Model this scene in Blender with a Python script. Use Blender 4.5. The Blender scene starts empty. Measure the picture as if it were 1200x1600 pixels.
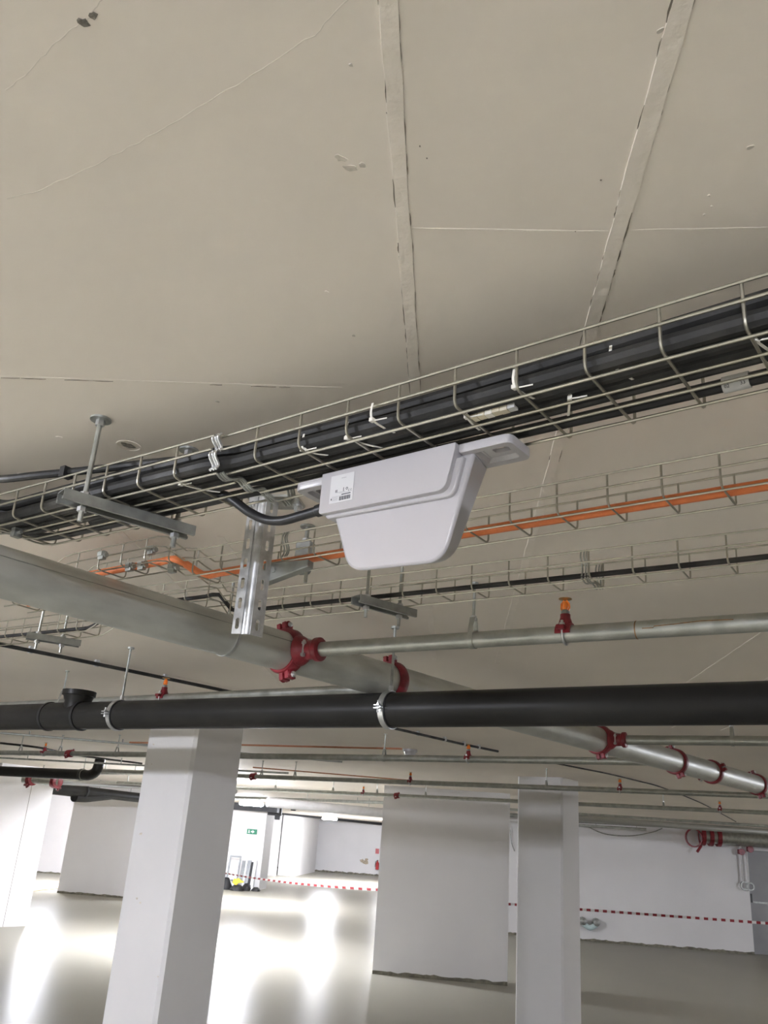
import bpy, math, random
import numpy as np
random.seed(7)
SC = bpy.context.scene
COL = SC.collection
V = lambda *a: np.array(a, float)

# ---------------------------------------------------------------- camera
F_PX, CAM_H = 1330.0, 1.75
_zx, _zy = 855 - 600, -2660 - 800            # zenith vanishing point of the columns
_up = V(_zx, -_zy, -F_PX); _up /= np.linalg.norm(_up)
_fw = V(0, 0, -1) - _up * (-_up[2]); _fw /= np.linalg.norm(_fw)
_rt = np.cross(_fw, _up)
RM = np.array([_rt, _fw, _up])               # camera axes -> world axes
EYE = V(0, 0, CAM_H)
cd = bpy.data.cameras.new('camera'); cam = bpy.data.objects.new('camera', cd); COL.objects.link(cam)
from mathutils import Matrix, Vector
cam.matrix_world = Matrix([list(RM[i]) + [EYE[i]] for i in range(3)] + [[0, 0, 0, 1]])
cd.sensor_fit = 'HORIZONTAL'; cd.sensor_width = 36; cd.lens = F_PX / 1200 * 36; cd.clip_start = 0.02; cd.clip_end = 200
SC.camera = cam

def ray(x, y): return RM @ V((x - 600) / F_PX, (800 - y) / F_PX, -1)
def atz(x, y, z):                            # the point of a pixel's ray at height z
    d = ray(x, y); return EYE + d * ((z - CAM_H) / d[2])
def aty(x, y, Y):                            # ... at world depth Y
    d = ray(x, y); return EYE + d * (Y / d[1])

# ---------------------------------------------------------------- world, exposure
w = bpy.data.worlds.new('world'); SC.world = w; w.use_nodes = True
w.node_tree.nodes['Background'].inputs[0].default_value = (0.9, 0.95, 1, 1)
w.node_tree.nodes['Background'].inputs[1].default_value = 0.0
vs = SC.view_settings
vs.view_transform = 'Standard'; vs.look = 'None'; vs.gamma = 1; vs.use_curve_mapping = False
vs.exposure = 4.5
SC.cycles.max_bounces = 10; SC.cycles.diffuse_bounces = 7; SC.cycles.glossy_bounces = 4
SC.cycles.sample_clamp_indirect = 6
LAMP = 46.0                                  # emission of the luminaire diffusers
CEIL = 2.5

# ---------------------------------------------------------------- materials
def mat(name, col, rough=0.6, metal=0.0, var=0.0, scale=8.0, bump=0.0, bscale=60.0, stretch=None, emit=0, col2=None, mixlo=.4, mixhi=.6, spec=None, rvar=0.0, detail=6):
    m = bpy.data.materials.new(name); m.use_nodes = True
    nt = m.node_tree; b = nt.nodes['Principled BSDF']
    b.inputs['Base Color'].default_value = (*col, 1); b.inputs['Roughness'].default_value = rough; b.inputs['Metallic'].default_value = metal
    if spec is not None: b.inputs['Specular IOR Level'].default_value = spec
    if emit:
        b.inputs['Emission Color'].default_value = (*col, 1); b.inputs['Emission Strength'].default_value = emit
        return m
    tc = nt.nodes.new('ShaderNodeTexCoord'); mp = nt.nodes.new('ShaderNodeMapping')
    nt.links.new(tc.outputs['Object'], mp.inputs['Vector'])
    if stretch: mp.inputs['Scale'].default_value = stretch
    n = nt.nodes.new('ShaderNodeTexNoise'); n.inputs['Scale'].default_value = scale; n.inputs['Detail'].default_value = detail
    nt.links.new(mp.outputs[0], n.inputs['Vector'])
    r = nt.nodes.new('ShaderNodeValToRGB')
    c2 = col2 if col2 else tuple(c * (1 - var) for c in col)
    c1 = col if col2 else tuple(min(1, c * (1 + var)) for c in col)
    r.color_ramp.elements[0].position = mixlo; r.color_ramp.elements[1].position = mixhi
    r.color_ramp.elements[0].color = (*c2, 1); r.color_ramp.elements[1].color = (*c1, 1)
    nt.links.new(n.outputs['Fac'], r.inputs[0]); nt.links.new(r.outputs[0], b.inputs['Base Color'])
    if rvar:
        q = nt.nodes.new('ShaderNodeMapRange'); q.inputs[1].default_value = .35; q.inputs[2].default_value = .65
        q.inputs[3].default_value = rough - rvar; q.inputs[4].default_value = rough + rvar
        nt.links.new(n.outputs['Fac'], q.inputs[0]); nt.links.new(q.outputs[0], b.inputs['Roughness'])
    if bump:
        n2 = nt.nodes.new('ShaderNodeTexNoise'); n2.inputs['Scale'].default_value = bscale; n2.inputs['Detail'].default_value = 4
        nt.links.new(mp.outputs[0], n2.inputs['Vector'])
        bp = nt.nodes.new('ShaderNodeBump'); bp.inputs['Strength'].default_value = bump; bp.inputs['Distance'].default_value = .01
        nt.links.new(n2.outputs['Fac'], bp.inputs['Height']); nt.links.new(bp.outputs[0], b.inputs['Normal'])
    return m

M = dict(
    ceil=mat('ceiling_paint', (.82, .755, .68), .75, var=.035, scale=1.3, bump=.12, bscale=9, mixlo=.3, mixhi=.7),
    seam=mat('seam_paint', (.82, .757, .682), .7, var=.03, scale=14, bump=.3, bscale=40),
    crack=mat('seam_dark', (.22, .19, .15), .9, var=.3, scale=60),
    hair=mat('hairline', (.68, .625, .555), .85, var=.06, scale=50),
    spall=mat('bare_concrete', (.23, .21, .18), .95, var=.3, scale=90, bump=.6, bscale=120),
    faint=mat('smudge', (.64, .59, .52), .85, var=.15, scale=50),
    floor=mat('floor_concrete', (.35, .34, .29), .30, col2=(.305, .295, .25), scale=.5, mixlo=.2, mixhi=.8, bump=.02, bscale=3, stretch=(1, .5, 1), detail=2, spec=.008),
    wall=mat('white_wall_paint', (.76, .752, .765), .7, var=.025, scale=1.1, bump=.08, bscale=12, mixlo=.3, mixhi=.7),
    column=mat('white_column_paint', (.72, .712, .72), .6, var=.03, scale=1.6, bump=.1, bscale=14, mixlo=.3, mixhi=.7),
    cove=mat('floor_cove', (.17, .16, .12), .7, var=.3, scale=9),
    galv=mat('galvanised_steel', (.43, .44, .41), .42, .8, var=.12, scale=16, bump=.05, bscale=70, rvar=.08),
    galvdark=mat('dull_zinc', (.36, .37, .35), .5, .7, var=.15, scale=20, rvar=.06),
    galvshiny=mat('bright_zinc', (.68, .69, .70), .30, .9, var=.06, scale=24),
    smoothzinc=mat('smooth_zinc', (.52, .53, .52), .30, .9, var=.03, scale=3, detail=2),
    bracket=mat('bracket_zinc', (.60, .61, .62), .36, .8, var=.16, scale=30, rvar=.04),
    mainpipe=mat('main_pipe_zinc', (.53, .54, .51), .46, .55, var=.10, scale=5, bump=.05, bscale=60, stretch=(1, 1, 3), rvar=.06),
    wire=mat('tray_wire_zinc', (.44, .42, .355), .36, .85, var=.08, scale=30),
    plastic=mat('white_plastic', (.46, .447, .468), .30, var=.01, scale=4),
    label=mat('white_label', (.62, .62, .635), .45),
    ink=mat('label_ink', (.10, .10, .115), .6),
    inkgrey=mat('label_ink_grey', (.42, .42, .45), .6),
    rubber=mat('black_cable', (.014, .014, .0145), .55, col2=(.045, .043, .040), scale=7, mixlo=.36, mixhi=.52, stretch=(1, 1, 1), bump=.25, bscale=30, rvar=.1),
    black=mat('black_rubber', (.014, .014, .016), .42),
    pvc=mat('black_drain_plastic', (.016, .0155, .015), .38, col2=(.026, .025, .023), scale=4, mixlo=.25, mixhi=.8, rvar=.04, detail=3, spec=.15),
    orange=mat('orange_cable', (.70, .20, .065), .5, var=.08, scale=20),
    orangepaint=mat('orange_bulb', (.90, .24, .03), .25, var=.1, scale=40),
    brass=mat('brass_deflector', (.40, .28, .11), .4, .8, var=.2, scale=60),
    red=mat('red_coupling', (.23, .018, .028), .38, var=.18, scale=22, bump=.1, bscale=70),
    copper=mat('orange_conduit', (.46, .20, .11), .55, var=.1, scale=10),
    tie=mat('white_nylon', (.80, .78, .72), .45),
    beige=mat('beige_tag', (.66, .60, .47), .5, var=.05, scale=50),
    greytag=mat('grey_sleeve', (.52, .52, .51), .55, var=.05, scale=40),
    taper=mat('tape_red', (.30, .018, .03), .5), tapew=mat('tape_white', (.82, .80, .80), .5),
    green=mat('sign_green', (.02, .22, .12), .4), signw=mat('sign_white', (.85, .88, .86), .4),
    fire=mat('fire_red', (.45, .025, .03), .35),
    board=mat('grey_board', (.32, .34, .36), .5, var=.15, scale=6),
    boardlite=mat('pale_board', (.66, .68, .71), .5, var=.08, scale=6),
    dark=mat('dark_bundle', (.018, .018, .02), .6, var=.3, scale=9),
    yellow=mat('yellow_tool', (.72, .55, .05), .45),
    card=mat('cardboard', (.60, .43, .28), .85, var=.12, scale=5),
    stain=mat('old_plaster', (.50, .42, .32), .9, var=.2, scale=20),
    door=mat('grey_door', (.30, .30, .31), .5, var=.04, scale=3),
    rust=mat('rust_line', (.24, .13, .05), .85, var=.3, scale=80),
    lampbody=mat('lamp_housing', (.70, .70, .70), .5),
    lamp=mat('lamp_diffuser', (.885, .91, 1.0), .4, emit=LAMP),
    pale=mat('pale_pipe', (.66, .65, .65), .4, .3, var=.05, scale=6),
    teal=mat('pale_teal', (.60, .74, .74), .5),
)

# ---------------------------------------------------------------- mesh builder
def unit(a): return a / np.linalg.norm(a)
def frame(ax, hint=None):
    ax = unit(ax); h = V(0, 0, 1) if hint is None else hint
    if abs(ax @ unit(h)) > .95: h = V(1, 0, 0)
    s = unit(np.cross(h, ax)); return ax, s, np.cross(ax, s)      # axis, side, up

ORG = {}
class MB:
    def __init__(self): self.v = []; self.f = []; self.m = []; self.mi = 0
    def add(self, vs, fs):
        b = len(self.v); self.v += [tuple(map(float, p)) for p in vs]
        for f in fs: self.f.append(tuple(b + i for i in f)); self.m.append(self.mi)
        return self
    def box(self, c, hx, hy, hz, ax=None):
        c = np.array(c, float); X, Y, Z = ax if ax else (V(1, 0, 0), V(0, 1, 0), V(0, 0, 1))
        vs = [c + X * hx * a + Y * hy * b + Z * hz * d for d in (-1, 1) for b in (-1, 1) for a in (-1, 1)]
        return self.add(vs, [(0, 2, 3, 1), (4, 5, 7, 6), (0, 1, 5, 4), (2, 6, 7, 3), (0, 4, 6, 2), (1, 3, 7, 5)])
    def prism(self, poly, ex):                                    # closed 3-D outline swept by vector ex
        n = len(poly); P = [np.array(p, float) for p in poly]; ex = np.array(ex, float)
        nrm = sum((np.cross(P[i] - P[0], P[(i + 1) % n] - P[0]) for i in range(n)), V(0, 0, 0))
        if nrm @ ex > 0: P = P[::-1]
        vs = P + [p + ex for p in P]
        return self.add(vs, [tuple(range(n)), tuple(range(2 * n - 1, n - 1, -1))] + [(i, i + n, (i + 1) % n + n, (i + 1) % n) for i in range(n)])
    def tube(self, pts, r, n=8, caps=True, closed=False):
        P = [np.array(p, float) for p in pts]; k = len(P); R = r if isinstance(r, (list, tuple)) else [r] * k
        s = None; vs = []
        for i in range(k):
            a = P[(i + 1) % k] if (closed or i < k - 1) else P[i]; b = P[i - 1] if (closed or i > 0) else P[i]
            t = unit(a - b)
            if s is None: _, s, up = frame(t)
            else: s = unit(s - t * (s @ t)); 
            up = np.cross(t, s)
            vs += [P[i] + (s * math.cos(q) + up * math.sin(q)) * R[i] for q in (2 * math.pi * j / n for j in range(n))]
        fs = []
        for i in range(k if closed else k - 1):
            for j in range(n):
                a, b = i * n + j, i * n + (j + 1) % n; c = ((i + 1) % k) * n
                fs.append((a, b, c + (j + 1) % n, c + j))
        if caps and not closed: fs += [tuple(range(n - 1, -1, -1)), tuple(range((k - 1) * n, k * n))]
        return self.add(vs, fs)
    def lathe(self, p, ax, prof, n=20, hint=None):                # prof: list of (axial, radius)
        a, s, up = frame(ax, hint); p = np.array(p, float); vs = []; fs = []
        for (t, r) in prof: vs += [p + a * t + (s * math.cos(q) + up * math.sin(q)) * r for q in (2 * math.pi * j / n for j in range(n))]
        for i in range(len(prof) - 1):
            for j in range(n): fs.append((i * n + j, i * n + (j + 1) % n, (i + 1) * n + (j + 1) % n, (i + 1) * n + j))
        if prof[0][1] > 0 and prof[0] != prof[-1]: fs.append(tuple(range(n - 1, -1, -1)))
        if prof[-1][1] > 0 and prof[0] != prof[-1]: fs.append(tuple(range((len(prof) - 1) * n, len(prof) * n)))
        return self.add(vs, fs)
    def ring(self, p, ax, r0, r1, w, n=24, a0=0, a1=2 * math.pi, hint=None):   # (part of) a flat band round an axis
        a, s, up = frame(ax, hint); p = np.array(p, float); full = abs(a1 - a0 - 2 * math.pi) < 1e-6
        k = n if full else n + 1; vs = []
        for i in range(k):
            q = a0 + (a1 - a0) * i / n; d = s * math.cos(q) + up * math.sin(q)
            vs += [p + a * t + d * r for t, r in ((-w / 2, r0), (w / 2, r0), (w / 2, r1), (-w / 2, r1))]
        fs = []
        for i in range(n):
            c, e = i * 4, ((i + 1) % k) * 4
            for j in range(4): fs.append((c + j, c + (j + 1) % 4, e + (j + 1) % 4, e + j))
        if not full: fs += [(3, 2, 1, 0), tuple((k - 1) * 4 + j for j in range(4))]
        return self.add(vs, fs)
    def ribbon(self, pts, wd, w, th, closed=False):               # flat strap along a path; wd = width direction
        P = [np.array(p, float) for p in pts]; k = len(P); wd = unit(np.array(wd, float)); vs = []
        for i in range(k):
            a = P[(i + 1) % k] if (closed or i < k - 1) else P[i]; b = P[i - 1] if (closed or i > 0) else P[i]
            nn = unit(np.cross(unit(a - b), wd))
            vs += [P[i] + wd * w / 2 * x + nn * th / 2 * y for x, y in ((-1, -1), (1, -1), (1, 1), (-1, 1))]
        fs = []
        for i in range(k if closed else k - 1):
            c, e = i * 4, ((i + 1) % k) * 4
            for j in range(4): fs.append((c + j, c + (j + 1) % 4, e + (j + 1) % 4, e + j))
        if not closed: fs += [(3, 2, 1, 0), tuple((k - 1) * 4 + j for j in range(4))]
        return self.add(vs, fs)
    def build(self, name, m, parent=None, org=None, smooth=True, angle=35, bevel=0):
        me = bpy.data.meshes.new(name)
        if parent is not None: o0 = ORG[parent.name]
        else: o0 = np.array(org if org is not None else np.mean(np.array(self.v), axis=0), float)
        me.from_pydata([tuple(np.array(p) - o0) for p in self.v], [], self.f)
        for mm in (m if isinstance(m, (list, tuple)) else [m]): me.materials.append(M[mm])
        for p, i in zip(me.polygons, self.m): p.material_index = i
        me.validate(); me.update()
        ob = bpy.data.objects.new(name, me); COL.objects.link(ob)
        if smooth:
            for p in me.polygons: p.use_smooth = True
            try: me.set_sharp_from_angle(angle=math.radians(angle))
            except Exception: pass
        if bevel:
            md = ob.modifiers.new('bevel', 'BEVEL'); md.width = bevel; md.segments = 2; md.limit_method = 'ANGLE'
        if parent is not None: ob.parent = parent; ORG[ob.name] = o0
        else: ob.location = Vector(o0); ORG[ob.name] = o0
        return ob

def tag(o, label=None, cat=None, group=None, kind=None):
    if label: o['label'] = label
    if cat: o['category'] = cat
    if group: o['group'] = group
    if kind: o['kind'] = kind
    return o
def thing(name, label, cat, loc, group=None):
    o = bpy.data.objects.new(name, None); COL.objects.link(o); o.empty_display_size = .05
    o.location = Vector(loc); ORG[o.name] = np.array(loc, float)
    return tag(o, label, cat, group)
def share(ob, parent, off, name=None):                            # another piece with the same mesh, moved by off
    c = ob.copy(); COL.objects.link(c); c.parent = parent
    c.location = Vector(np.array(ob.location) + np.array(off)); return c
def struct(mb, name, m, label=None, **k):
    o = mb.build(name, m, smooth=False, **k); return tag(o, label, kind='structure')

# ---------------------------------------------------------------- directions of the place
U = V(.79330161, -.60882884, 0); W = V(.60882884, .79330161, 0)   # along / across the cable trays
G = unit(V(.9955, -.095, 0)); Hh = unit(V(.095, .9955, 0))        # along / across the walls and ceiling joints
UP = V(0, 0, 1)

# ================================================================ STRUCTURE
struct(MB().box((0, 15, -.1), 26, 36, .1), 'floor', 'floor', 'grey polished concrete garage floor')
ceiling = struct(MB().box((0, 15, CEIL + .1), 26, 36, .1), 'ceiling', 'ceil', 'cream painted concrete ceiling with tape-like joint strips')

def seam(p0, p1, width, drop=.003, step=.05, jit=.0012):
    d = unit(p1 - p0); s = np.cross(UP, d); L = np.linalg.norm(p1 - p0); n = int(L / step) + 1
    mb = MB(); vs = []
    for i in range(n + 1):
        c = p0 + d * L * i / n
        for k in (-1, 1):
            e = width / 2 * k + random.uniform(-jit, jit)
            vs += [c + s * (e + .001 * k) + UP * .002, c + s * e - UP * drop]
    fs = []
    for i in range(n):
        a, b = i * 4, i * 4 + 4
        fs += [(a + 1, a + 3, b + 3, b + 1), (a, a + 1, b + 1, b), (a + 3, a + 2, b + 2, b + 3)]
    mb.add(vs, fs); mb.build('joint_strip', 'seam', ceiling)
    return d, s, L
def cracks(p0, d, s, L, off, prob, wid=.0016, seg=.03):  # flat dark brown strips, painted for the gaps and shadow along joint edges
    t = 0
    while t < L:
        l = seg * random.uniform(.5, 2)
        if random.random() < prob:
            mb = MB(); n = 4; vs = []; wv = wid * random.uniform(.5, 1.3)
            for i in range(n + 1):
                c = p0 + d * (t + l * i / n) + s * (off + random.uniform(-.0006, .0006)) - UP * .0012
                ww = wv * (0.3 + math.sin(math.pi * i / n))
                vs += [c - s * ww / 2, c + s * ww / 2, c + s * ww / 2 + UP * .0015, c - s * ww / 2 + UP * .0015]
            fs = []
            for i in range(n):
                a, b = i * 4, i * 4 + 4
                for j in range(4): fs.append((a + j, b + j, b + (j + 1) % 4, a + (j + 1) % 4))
            mb.add(vs, fs).build('joint_gap_shade', 'crack', ceiling, smooth=False)
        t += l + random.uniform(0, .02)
jd = unit(V(.0955, 1, 0))
for px, wdt, near in (((606, 0), .018, 1), ((1067, 0), .020, 1)):
    p0 = atz(*px, CEIL) - jd * .25; p1 = p0 + jd * 3.4
    d, s, L = seam(p0, p1, wdt, .0016)
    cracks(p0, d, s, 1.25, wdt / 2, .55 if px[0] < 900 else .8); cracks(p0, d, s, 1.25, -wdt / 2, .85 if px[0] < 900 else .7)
for k in (-3, -2, 4, 5, 6, 8):                                    # further joint strips on the ceiling behind the trays
    p0 = atz(606, 0, CEIL) + G * .285 * k + jd * (1.6 if abs(k) > 1 else 0); seam(p0, p0 + jd * 3.2, .018, .002)
for a, b in (((0, 588), (535, 606)), ((640, 357), (950, 362)), ((975, 360), (1200, 356))):
    p0, p1 = atz(*a, CEIL), atz(*b, CEIL); d, s, L = seam(p0, p1, .0030, .0003, jit=.0006)
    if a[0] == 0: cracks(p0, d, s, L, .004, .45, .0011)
def blob(px, r, m, name, asp=1.0, n=11, thick=.002):
    c = atz(*px, CEIL); pts = []
    a0 = random.uniform(0, 3)
    for i in range(n):
        q = 2 * math.pi * i / n; rr = r * random.uniform(.55, 1.15)
        pts.append(c + V(math.cos(q) * rr * asp * math.cos(a0) - math.sin(q) * rr * math.sin(a0), math.cos(q) * rr * asp * math.sin(a0) + math.sin(q) * rr * math.cos(a0), .001))
    MB().prism(pts, (0, 0, -thick)).build(name, m, ceiling, smooth=False)
for px, r, m, a in (((131, 34), .005, 'spall', 1.3), ((146, 24), .0045, 'spall', 1.2), ((617, 179), .006, 'spall', 2.0), ((201, 696), .011, 'spall', 1.9),
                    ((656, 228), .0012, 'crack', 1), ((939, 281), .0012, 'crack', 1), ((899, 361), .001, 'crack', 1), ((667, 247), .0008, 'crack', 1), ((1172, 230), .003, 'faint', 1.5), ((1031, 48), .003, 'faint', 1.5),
                    ((533, 247), .005, 'faint', 1.6), ((549, 262), .005, 'faint', 2.0), ((566, 257), .004, 'faint', 1.3), ((510, 456), .003, 'seam', 1.2), ((553, 524), .003, 'faint', 1.2),
                    ((340, 627), .004, 'faint', 1.3), ((92, 683), .005, 'seam', 1.6), ((30, 740), .004, 'seam', 1.2), ((548, 101), .002, 'faint', 1.5), ((1108, 305), .002, 'faint', 1), ((1112, 322), .0015, 'faint', 1), ((1100, 335), .0018, 'faint', 1)):
    blob(px, r, m, 'spall_mark' if m == 'spall' else 'paint_mark', a)
MB().ring(atz(201, 696, CEIL), UP, .024, .026, .003, 28).build('patched_hole_rim', 'seam', ceiling)

# hairline plaster cracks wandering over the slab
for pts in (((160, 0), (140, 28), (108, 48), (70, 85), (40, 118), (5, 145)), ((545, 0), (490, 55), (410, 108), (330, 158), (230, 216), (150, 258), (60, 298), (0, 314))):
    w3 = [atz(x, y, CEIL - .0004) for x, y in pts]; fine = []
    for a, b in zip(w3, w3[1:]):
        for k in range(6): fine.append(a + (b - a) * k / 6 + V(random.uniform(-.0015, .0015), random.uniform(-.0015, .0015), 0))
    MB().ribbon(fine, UP, .0003, .0010).build('hairline_crack', 'hair', ceiling, smooth=False)

# columns -----------------------------------------------------------------
def column(corner, a, b, label, ch=.02, lowdirt=False):          # corner nearest the viewer; a along -U, b along +W
    P = [corner - U * a, corner, corner + W * b, corner + W * b - U * a]; poly = []
    for i in range(4):
        p, q, r = P[i - 1], P[i], P[(i + 1) % 4]
        poly += [q + unit(p - q) * ch, q + unit(r - q) * ch]
    poly = [V(p[0], p[1], 0) for p in poly]
    return struct(MB().prism(poly, (0, 0, CEIL)), 'column', 'column', label)
cB = ray(308, 1138); cB = EYE + cB * 5.7 / cB[1]
c1 = column(cB, .486, .436, 'thick white concrete column behind the black drain pipe, its left face brightly lit')
cB2 = ray(878, 1216); cB2 = EYE + cB2 * 9.5 / cB2[1]
c2 = column(cB2, .533, .438, 'white concrete column standing in front of the red and white tape')
base = atz(41, 1447, 0); cB3 = base - W * 1.05
c3 = column(cB3, .9, 1.05, 'broad white column with red pipe caps at its top', .005)
MB().prism([cB3 + W * .62 + U * .0005, cB3 + W * .626 + U * .0005, cB3 + W * .626 + U * .003, cB3 + W * .62 + U * .003], (0, 0, 2.3)).build('render_seam', 'cove', c3, smooth=False)
for (px, r) in (((240, 1163), .012), ((230, 1194), .008), ((237, 1194), .008), ((220, 1303), .02), ((214, 1404), .014), ((219, 1411), .014), ((247, 1526), .012)):
    d = ray(*px); t = ((cB - EYE) @ W) / (d @ W); c = EYE + d * t; pts = []
    for i in range(7):
        q = 6.283 * i / 7; rr = r * random.uniform(.4, 1); pts.append(c + U * math.cos(q) * rr + UP * math.sin(q) * rr * .6 + W * .001)
    MB().prism(pts, -W * .002).build('paint_chip', 'faint', c1, smooth=False)

# walls -------------------------------------------------------------------
def wall(p0, p1, th, name, m='wall', label=None, h=CEIL, z0=0, cove=.045):
    d = unit(V(p1[0] - p0[0], p1[1] - p0[1], 0)); n = V(-d[1], d[0], 0)
    if n[1] < 0: n = -n
    a, b = V(p0[0], p0[1], z0), V(p1[0], p1[1], z0)
    o = struct(MB().prism([a, b, b + n * th, a + n * th], (0, 0, h - z0)), name, m, label)
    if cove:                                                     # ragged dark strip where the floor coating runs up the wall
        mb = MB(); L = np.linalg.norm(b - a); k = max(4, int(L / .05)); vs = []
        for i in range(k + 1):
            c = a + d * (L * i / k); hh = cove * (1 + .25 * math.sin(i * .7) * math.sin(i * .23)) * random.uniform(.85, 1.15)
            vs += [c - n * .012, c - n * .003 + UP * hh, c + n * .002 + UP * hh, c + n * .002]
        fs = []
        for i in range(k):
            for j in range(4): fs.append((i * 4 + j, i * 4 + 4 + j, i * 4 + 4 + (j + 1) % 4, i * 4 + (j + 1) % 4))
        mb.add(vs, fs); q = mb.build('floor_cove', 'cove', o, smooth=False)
    return o
mL, mR = atz(581.5, 1521.5, 0), atz(792.7, 1540.5, 0)
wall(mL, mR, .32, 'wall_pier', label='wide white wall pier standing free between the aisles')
rR = V(8.55, 20.05, 0); rL = rR - G * 6.6
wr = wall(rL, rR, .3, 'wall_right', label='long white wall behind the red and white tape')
# doorway in that wall: reveal, lintel and the grey door leaf behind
wall(rR + G * 1.15, rR + G * 5, .3, 'wall_right_end', label='white wall beyond the doorway')
struct(MB().prism([rR + UP * 2.08, rR + G * 1.15 + UP * 2.08, rR + G * 1.15 + Hh * .3 + UP * 2.08, rR + Hh * .3 + UP * 2.08], (0, 0, .42)), 'wall_lintel', 'wall')
dr = struct(MB().box(rR + G * .575 + Hh * .26 + UP * 1.04, .575, .025, 1.04, (G, Hh, UP)), 'door_1', 'door', 'grey steel door in the white wall')
MB().box(rR + G * .575 + Hh * .225 + UP * 1.02, .45, .006, .02, (G, Hh, UP)).build('push_bar', 'galvdark', dr, smooth=False)
MB().box(rR + G * .07 + Hh * .22 + UP * 1.1, .04, .02, .09, (G, Hh, UP)).build('lock_case', 'black', dr, smooth=False)
lw0 = atz(89, 1395, 0); wall(lw0, lw0 + G * 2.6, .3, 'wall_left', label='white wall stub under the dark drain pipe with branch')
wa1 = atz(404, 1391, 0); wall(wa1 - G * 12, wa1, 1.2, 'wall_sign', label='white wall carrying the green exit sign')
w2 = atz(428, 1369, 0); wall(w2 - G * 1.6, w2, .5, 'wall_recess', cove=0)
w3 = atz(462, 1369, 0); wall(w3 - G * .75 - Hh * .3, w3 - Hh * .3, 6, 'wall_nib', cove=0)
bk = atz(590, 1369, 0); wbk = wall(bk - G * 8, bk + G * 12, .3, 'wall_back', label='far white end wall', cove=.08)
wall(V(-25.7, -18, 0), V(25.7, -18, 0), .3, 'wall_behind', cove=0)
for x, nm in ((-16, 'wall_outer_left'), (15, 'wall_outer_right')):
    struct(MB().box((x, 15, CEIL / 2), .15, 33, CEIL / 2), nm, 'wall')

# ================================================================ LUMINAIRES
def luminaire(p, ax, label, L=.66, wd=.17, name='ceiling_luminaire'):
    p = np.array(p, float); a, s, up = frame(ax); t = thing(name, label, 'lamp', p, 'bulkhead luminaires under the ceiling')
    def stadium(hl, r, n=8):
        return [(hl * k + r * math.cos(q), r * math.sin(q)) for k, q0 in ((1, -math.pi / 2), (-1, math.pi / 2)) for q in (q0 + math.pi * i / n for i in range(n + 1))]
    mb = MB(); mb.prism([p + UP * .028 + a * x * .93 + s * y * .8 for x, y in stadium(L / 2 - wd / 2, wd / 2)], UP * .025); mb.build('housing', 'lampbody', t)
    for k in (-.3, .3): MB().tube([p + a * L * k + UP * .05, p + a * L * k + UP * (CEIL - p[2])], .006, 8).build('stem', 'galvdark', t)
    mb = MB(); rings = [(.029, .82), (0, 1), (-.03, .92), (-.05, .5)]; vs = []; n = 18
    for dz, k in rings: vs += [p + a * x * (k * .3 + .7 if False else 1) * (1 - (1 - k) * .3) + s * y * k + UP * dz for x, y in stadium(L / 2 - wd / 2, wd / 2)]
    fs = [(i * n + j, (i + 1) * n + j, (i + 1) * n + (j + 1) % n, i * n + (j + 1) % n) for i in range(3) for j in range(n)] + [tuple(range(3 * n + n - 1, 3 * n - 1, -1))]
    mb.add(vs, [f[::-1] for f in fs]); mb.build('diffuser', 'lamp', t)
    return t
lz = 2.38
luminaire(atz(393, 1256, lz), G + Hh * .0, 'glowing bulkhead luminaire under the ceiling before the green exit sign')
luminaire(atz(515, 1279, lz), G, 'glowing bulkhead luminaire under the ceiling near the far end wall', .62)
# three whose glow shows: behind the thick column (lit ceiling and floor beside it), in the cardboard alley
# (white wall, streak on the floor) and behind the wall pier (streak and bright floor at its foot)
luminaire(atz(338, 1227, lz), G, 'bulkhead luminaire hidden behind the thick white column')
luminaire(atz(99, 1235.5, lz), G, 'bulkhead luminaire hidden behind the dark drain pipe, lighting the alley with the cardboard sheet')
luminaire(atz(616, 1287, lz), G, 'bulkhead luminaire hidden behind the wall pier')
# outside the picture: the row carried on to the left, behind and to the right
luminaire((-4.5, .6, lz), G, 'bulkhead luminaire over the aisle left of the grey main pipe', name='ceiling_luminaire_left_offscreen')
luminaire((-1.2, -4.4, lz), G, 'bulkhead luminaire over the aisle in line with the ceiling joint strips', name='ceiling_luminaire_behind_offscreen')
luminaire((11.2, 9.6, lz), G, 'bulkhead luminaire over the bays before the grey door', name='ceiling_luminaire_right_offscreen')

# ================================================================ CABLE TRAYS
def fillet(pts, r=.01, n=4):
    out = [pts[0]]
    for p, q, s in zip(pts, pts[1:], pts[2:]):
        a, b = unit(p - q), unit(s - q); k = min(r, .45 * np.linalg.norm(p - q), .45 * np.linalg.norm(s - q))
        for i in range(n + 1):
            t = i / n; out.append((q + a * k) * (1 - t) ** 2 + 2 * q * t * (1 - t) + (q + b * k) * t ** 2)
    return out + [pts[-1]]

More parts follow.
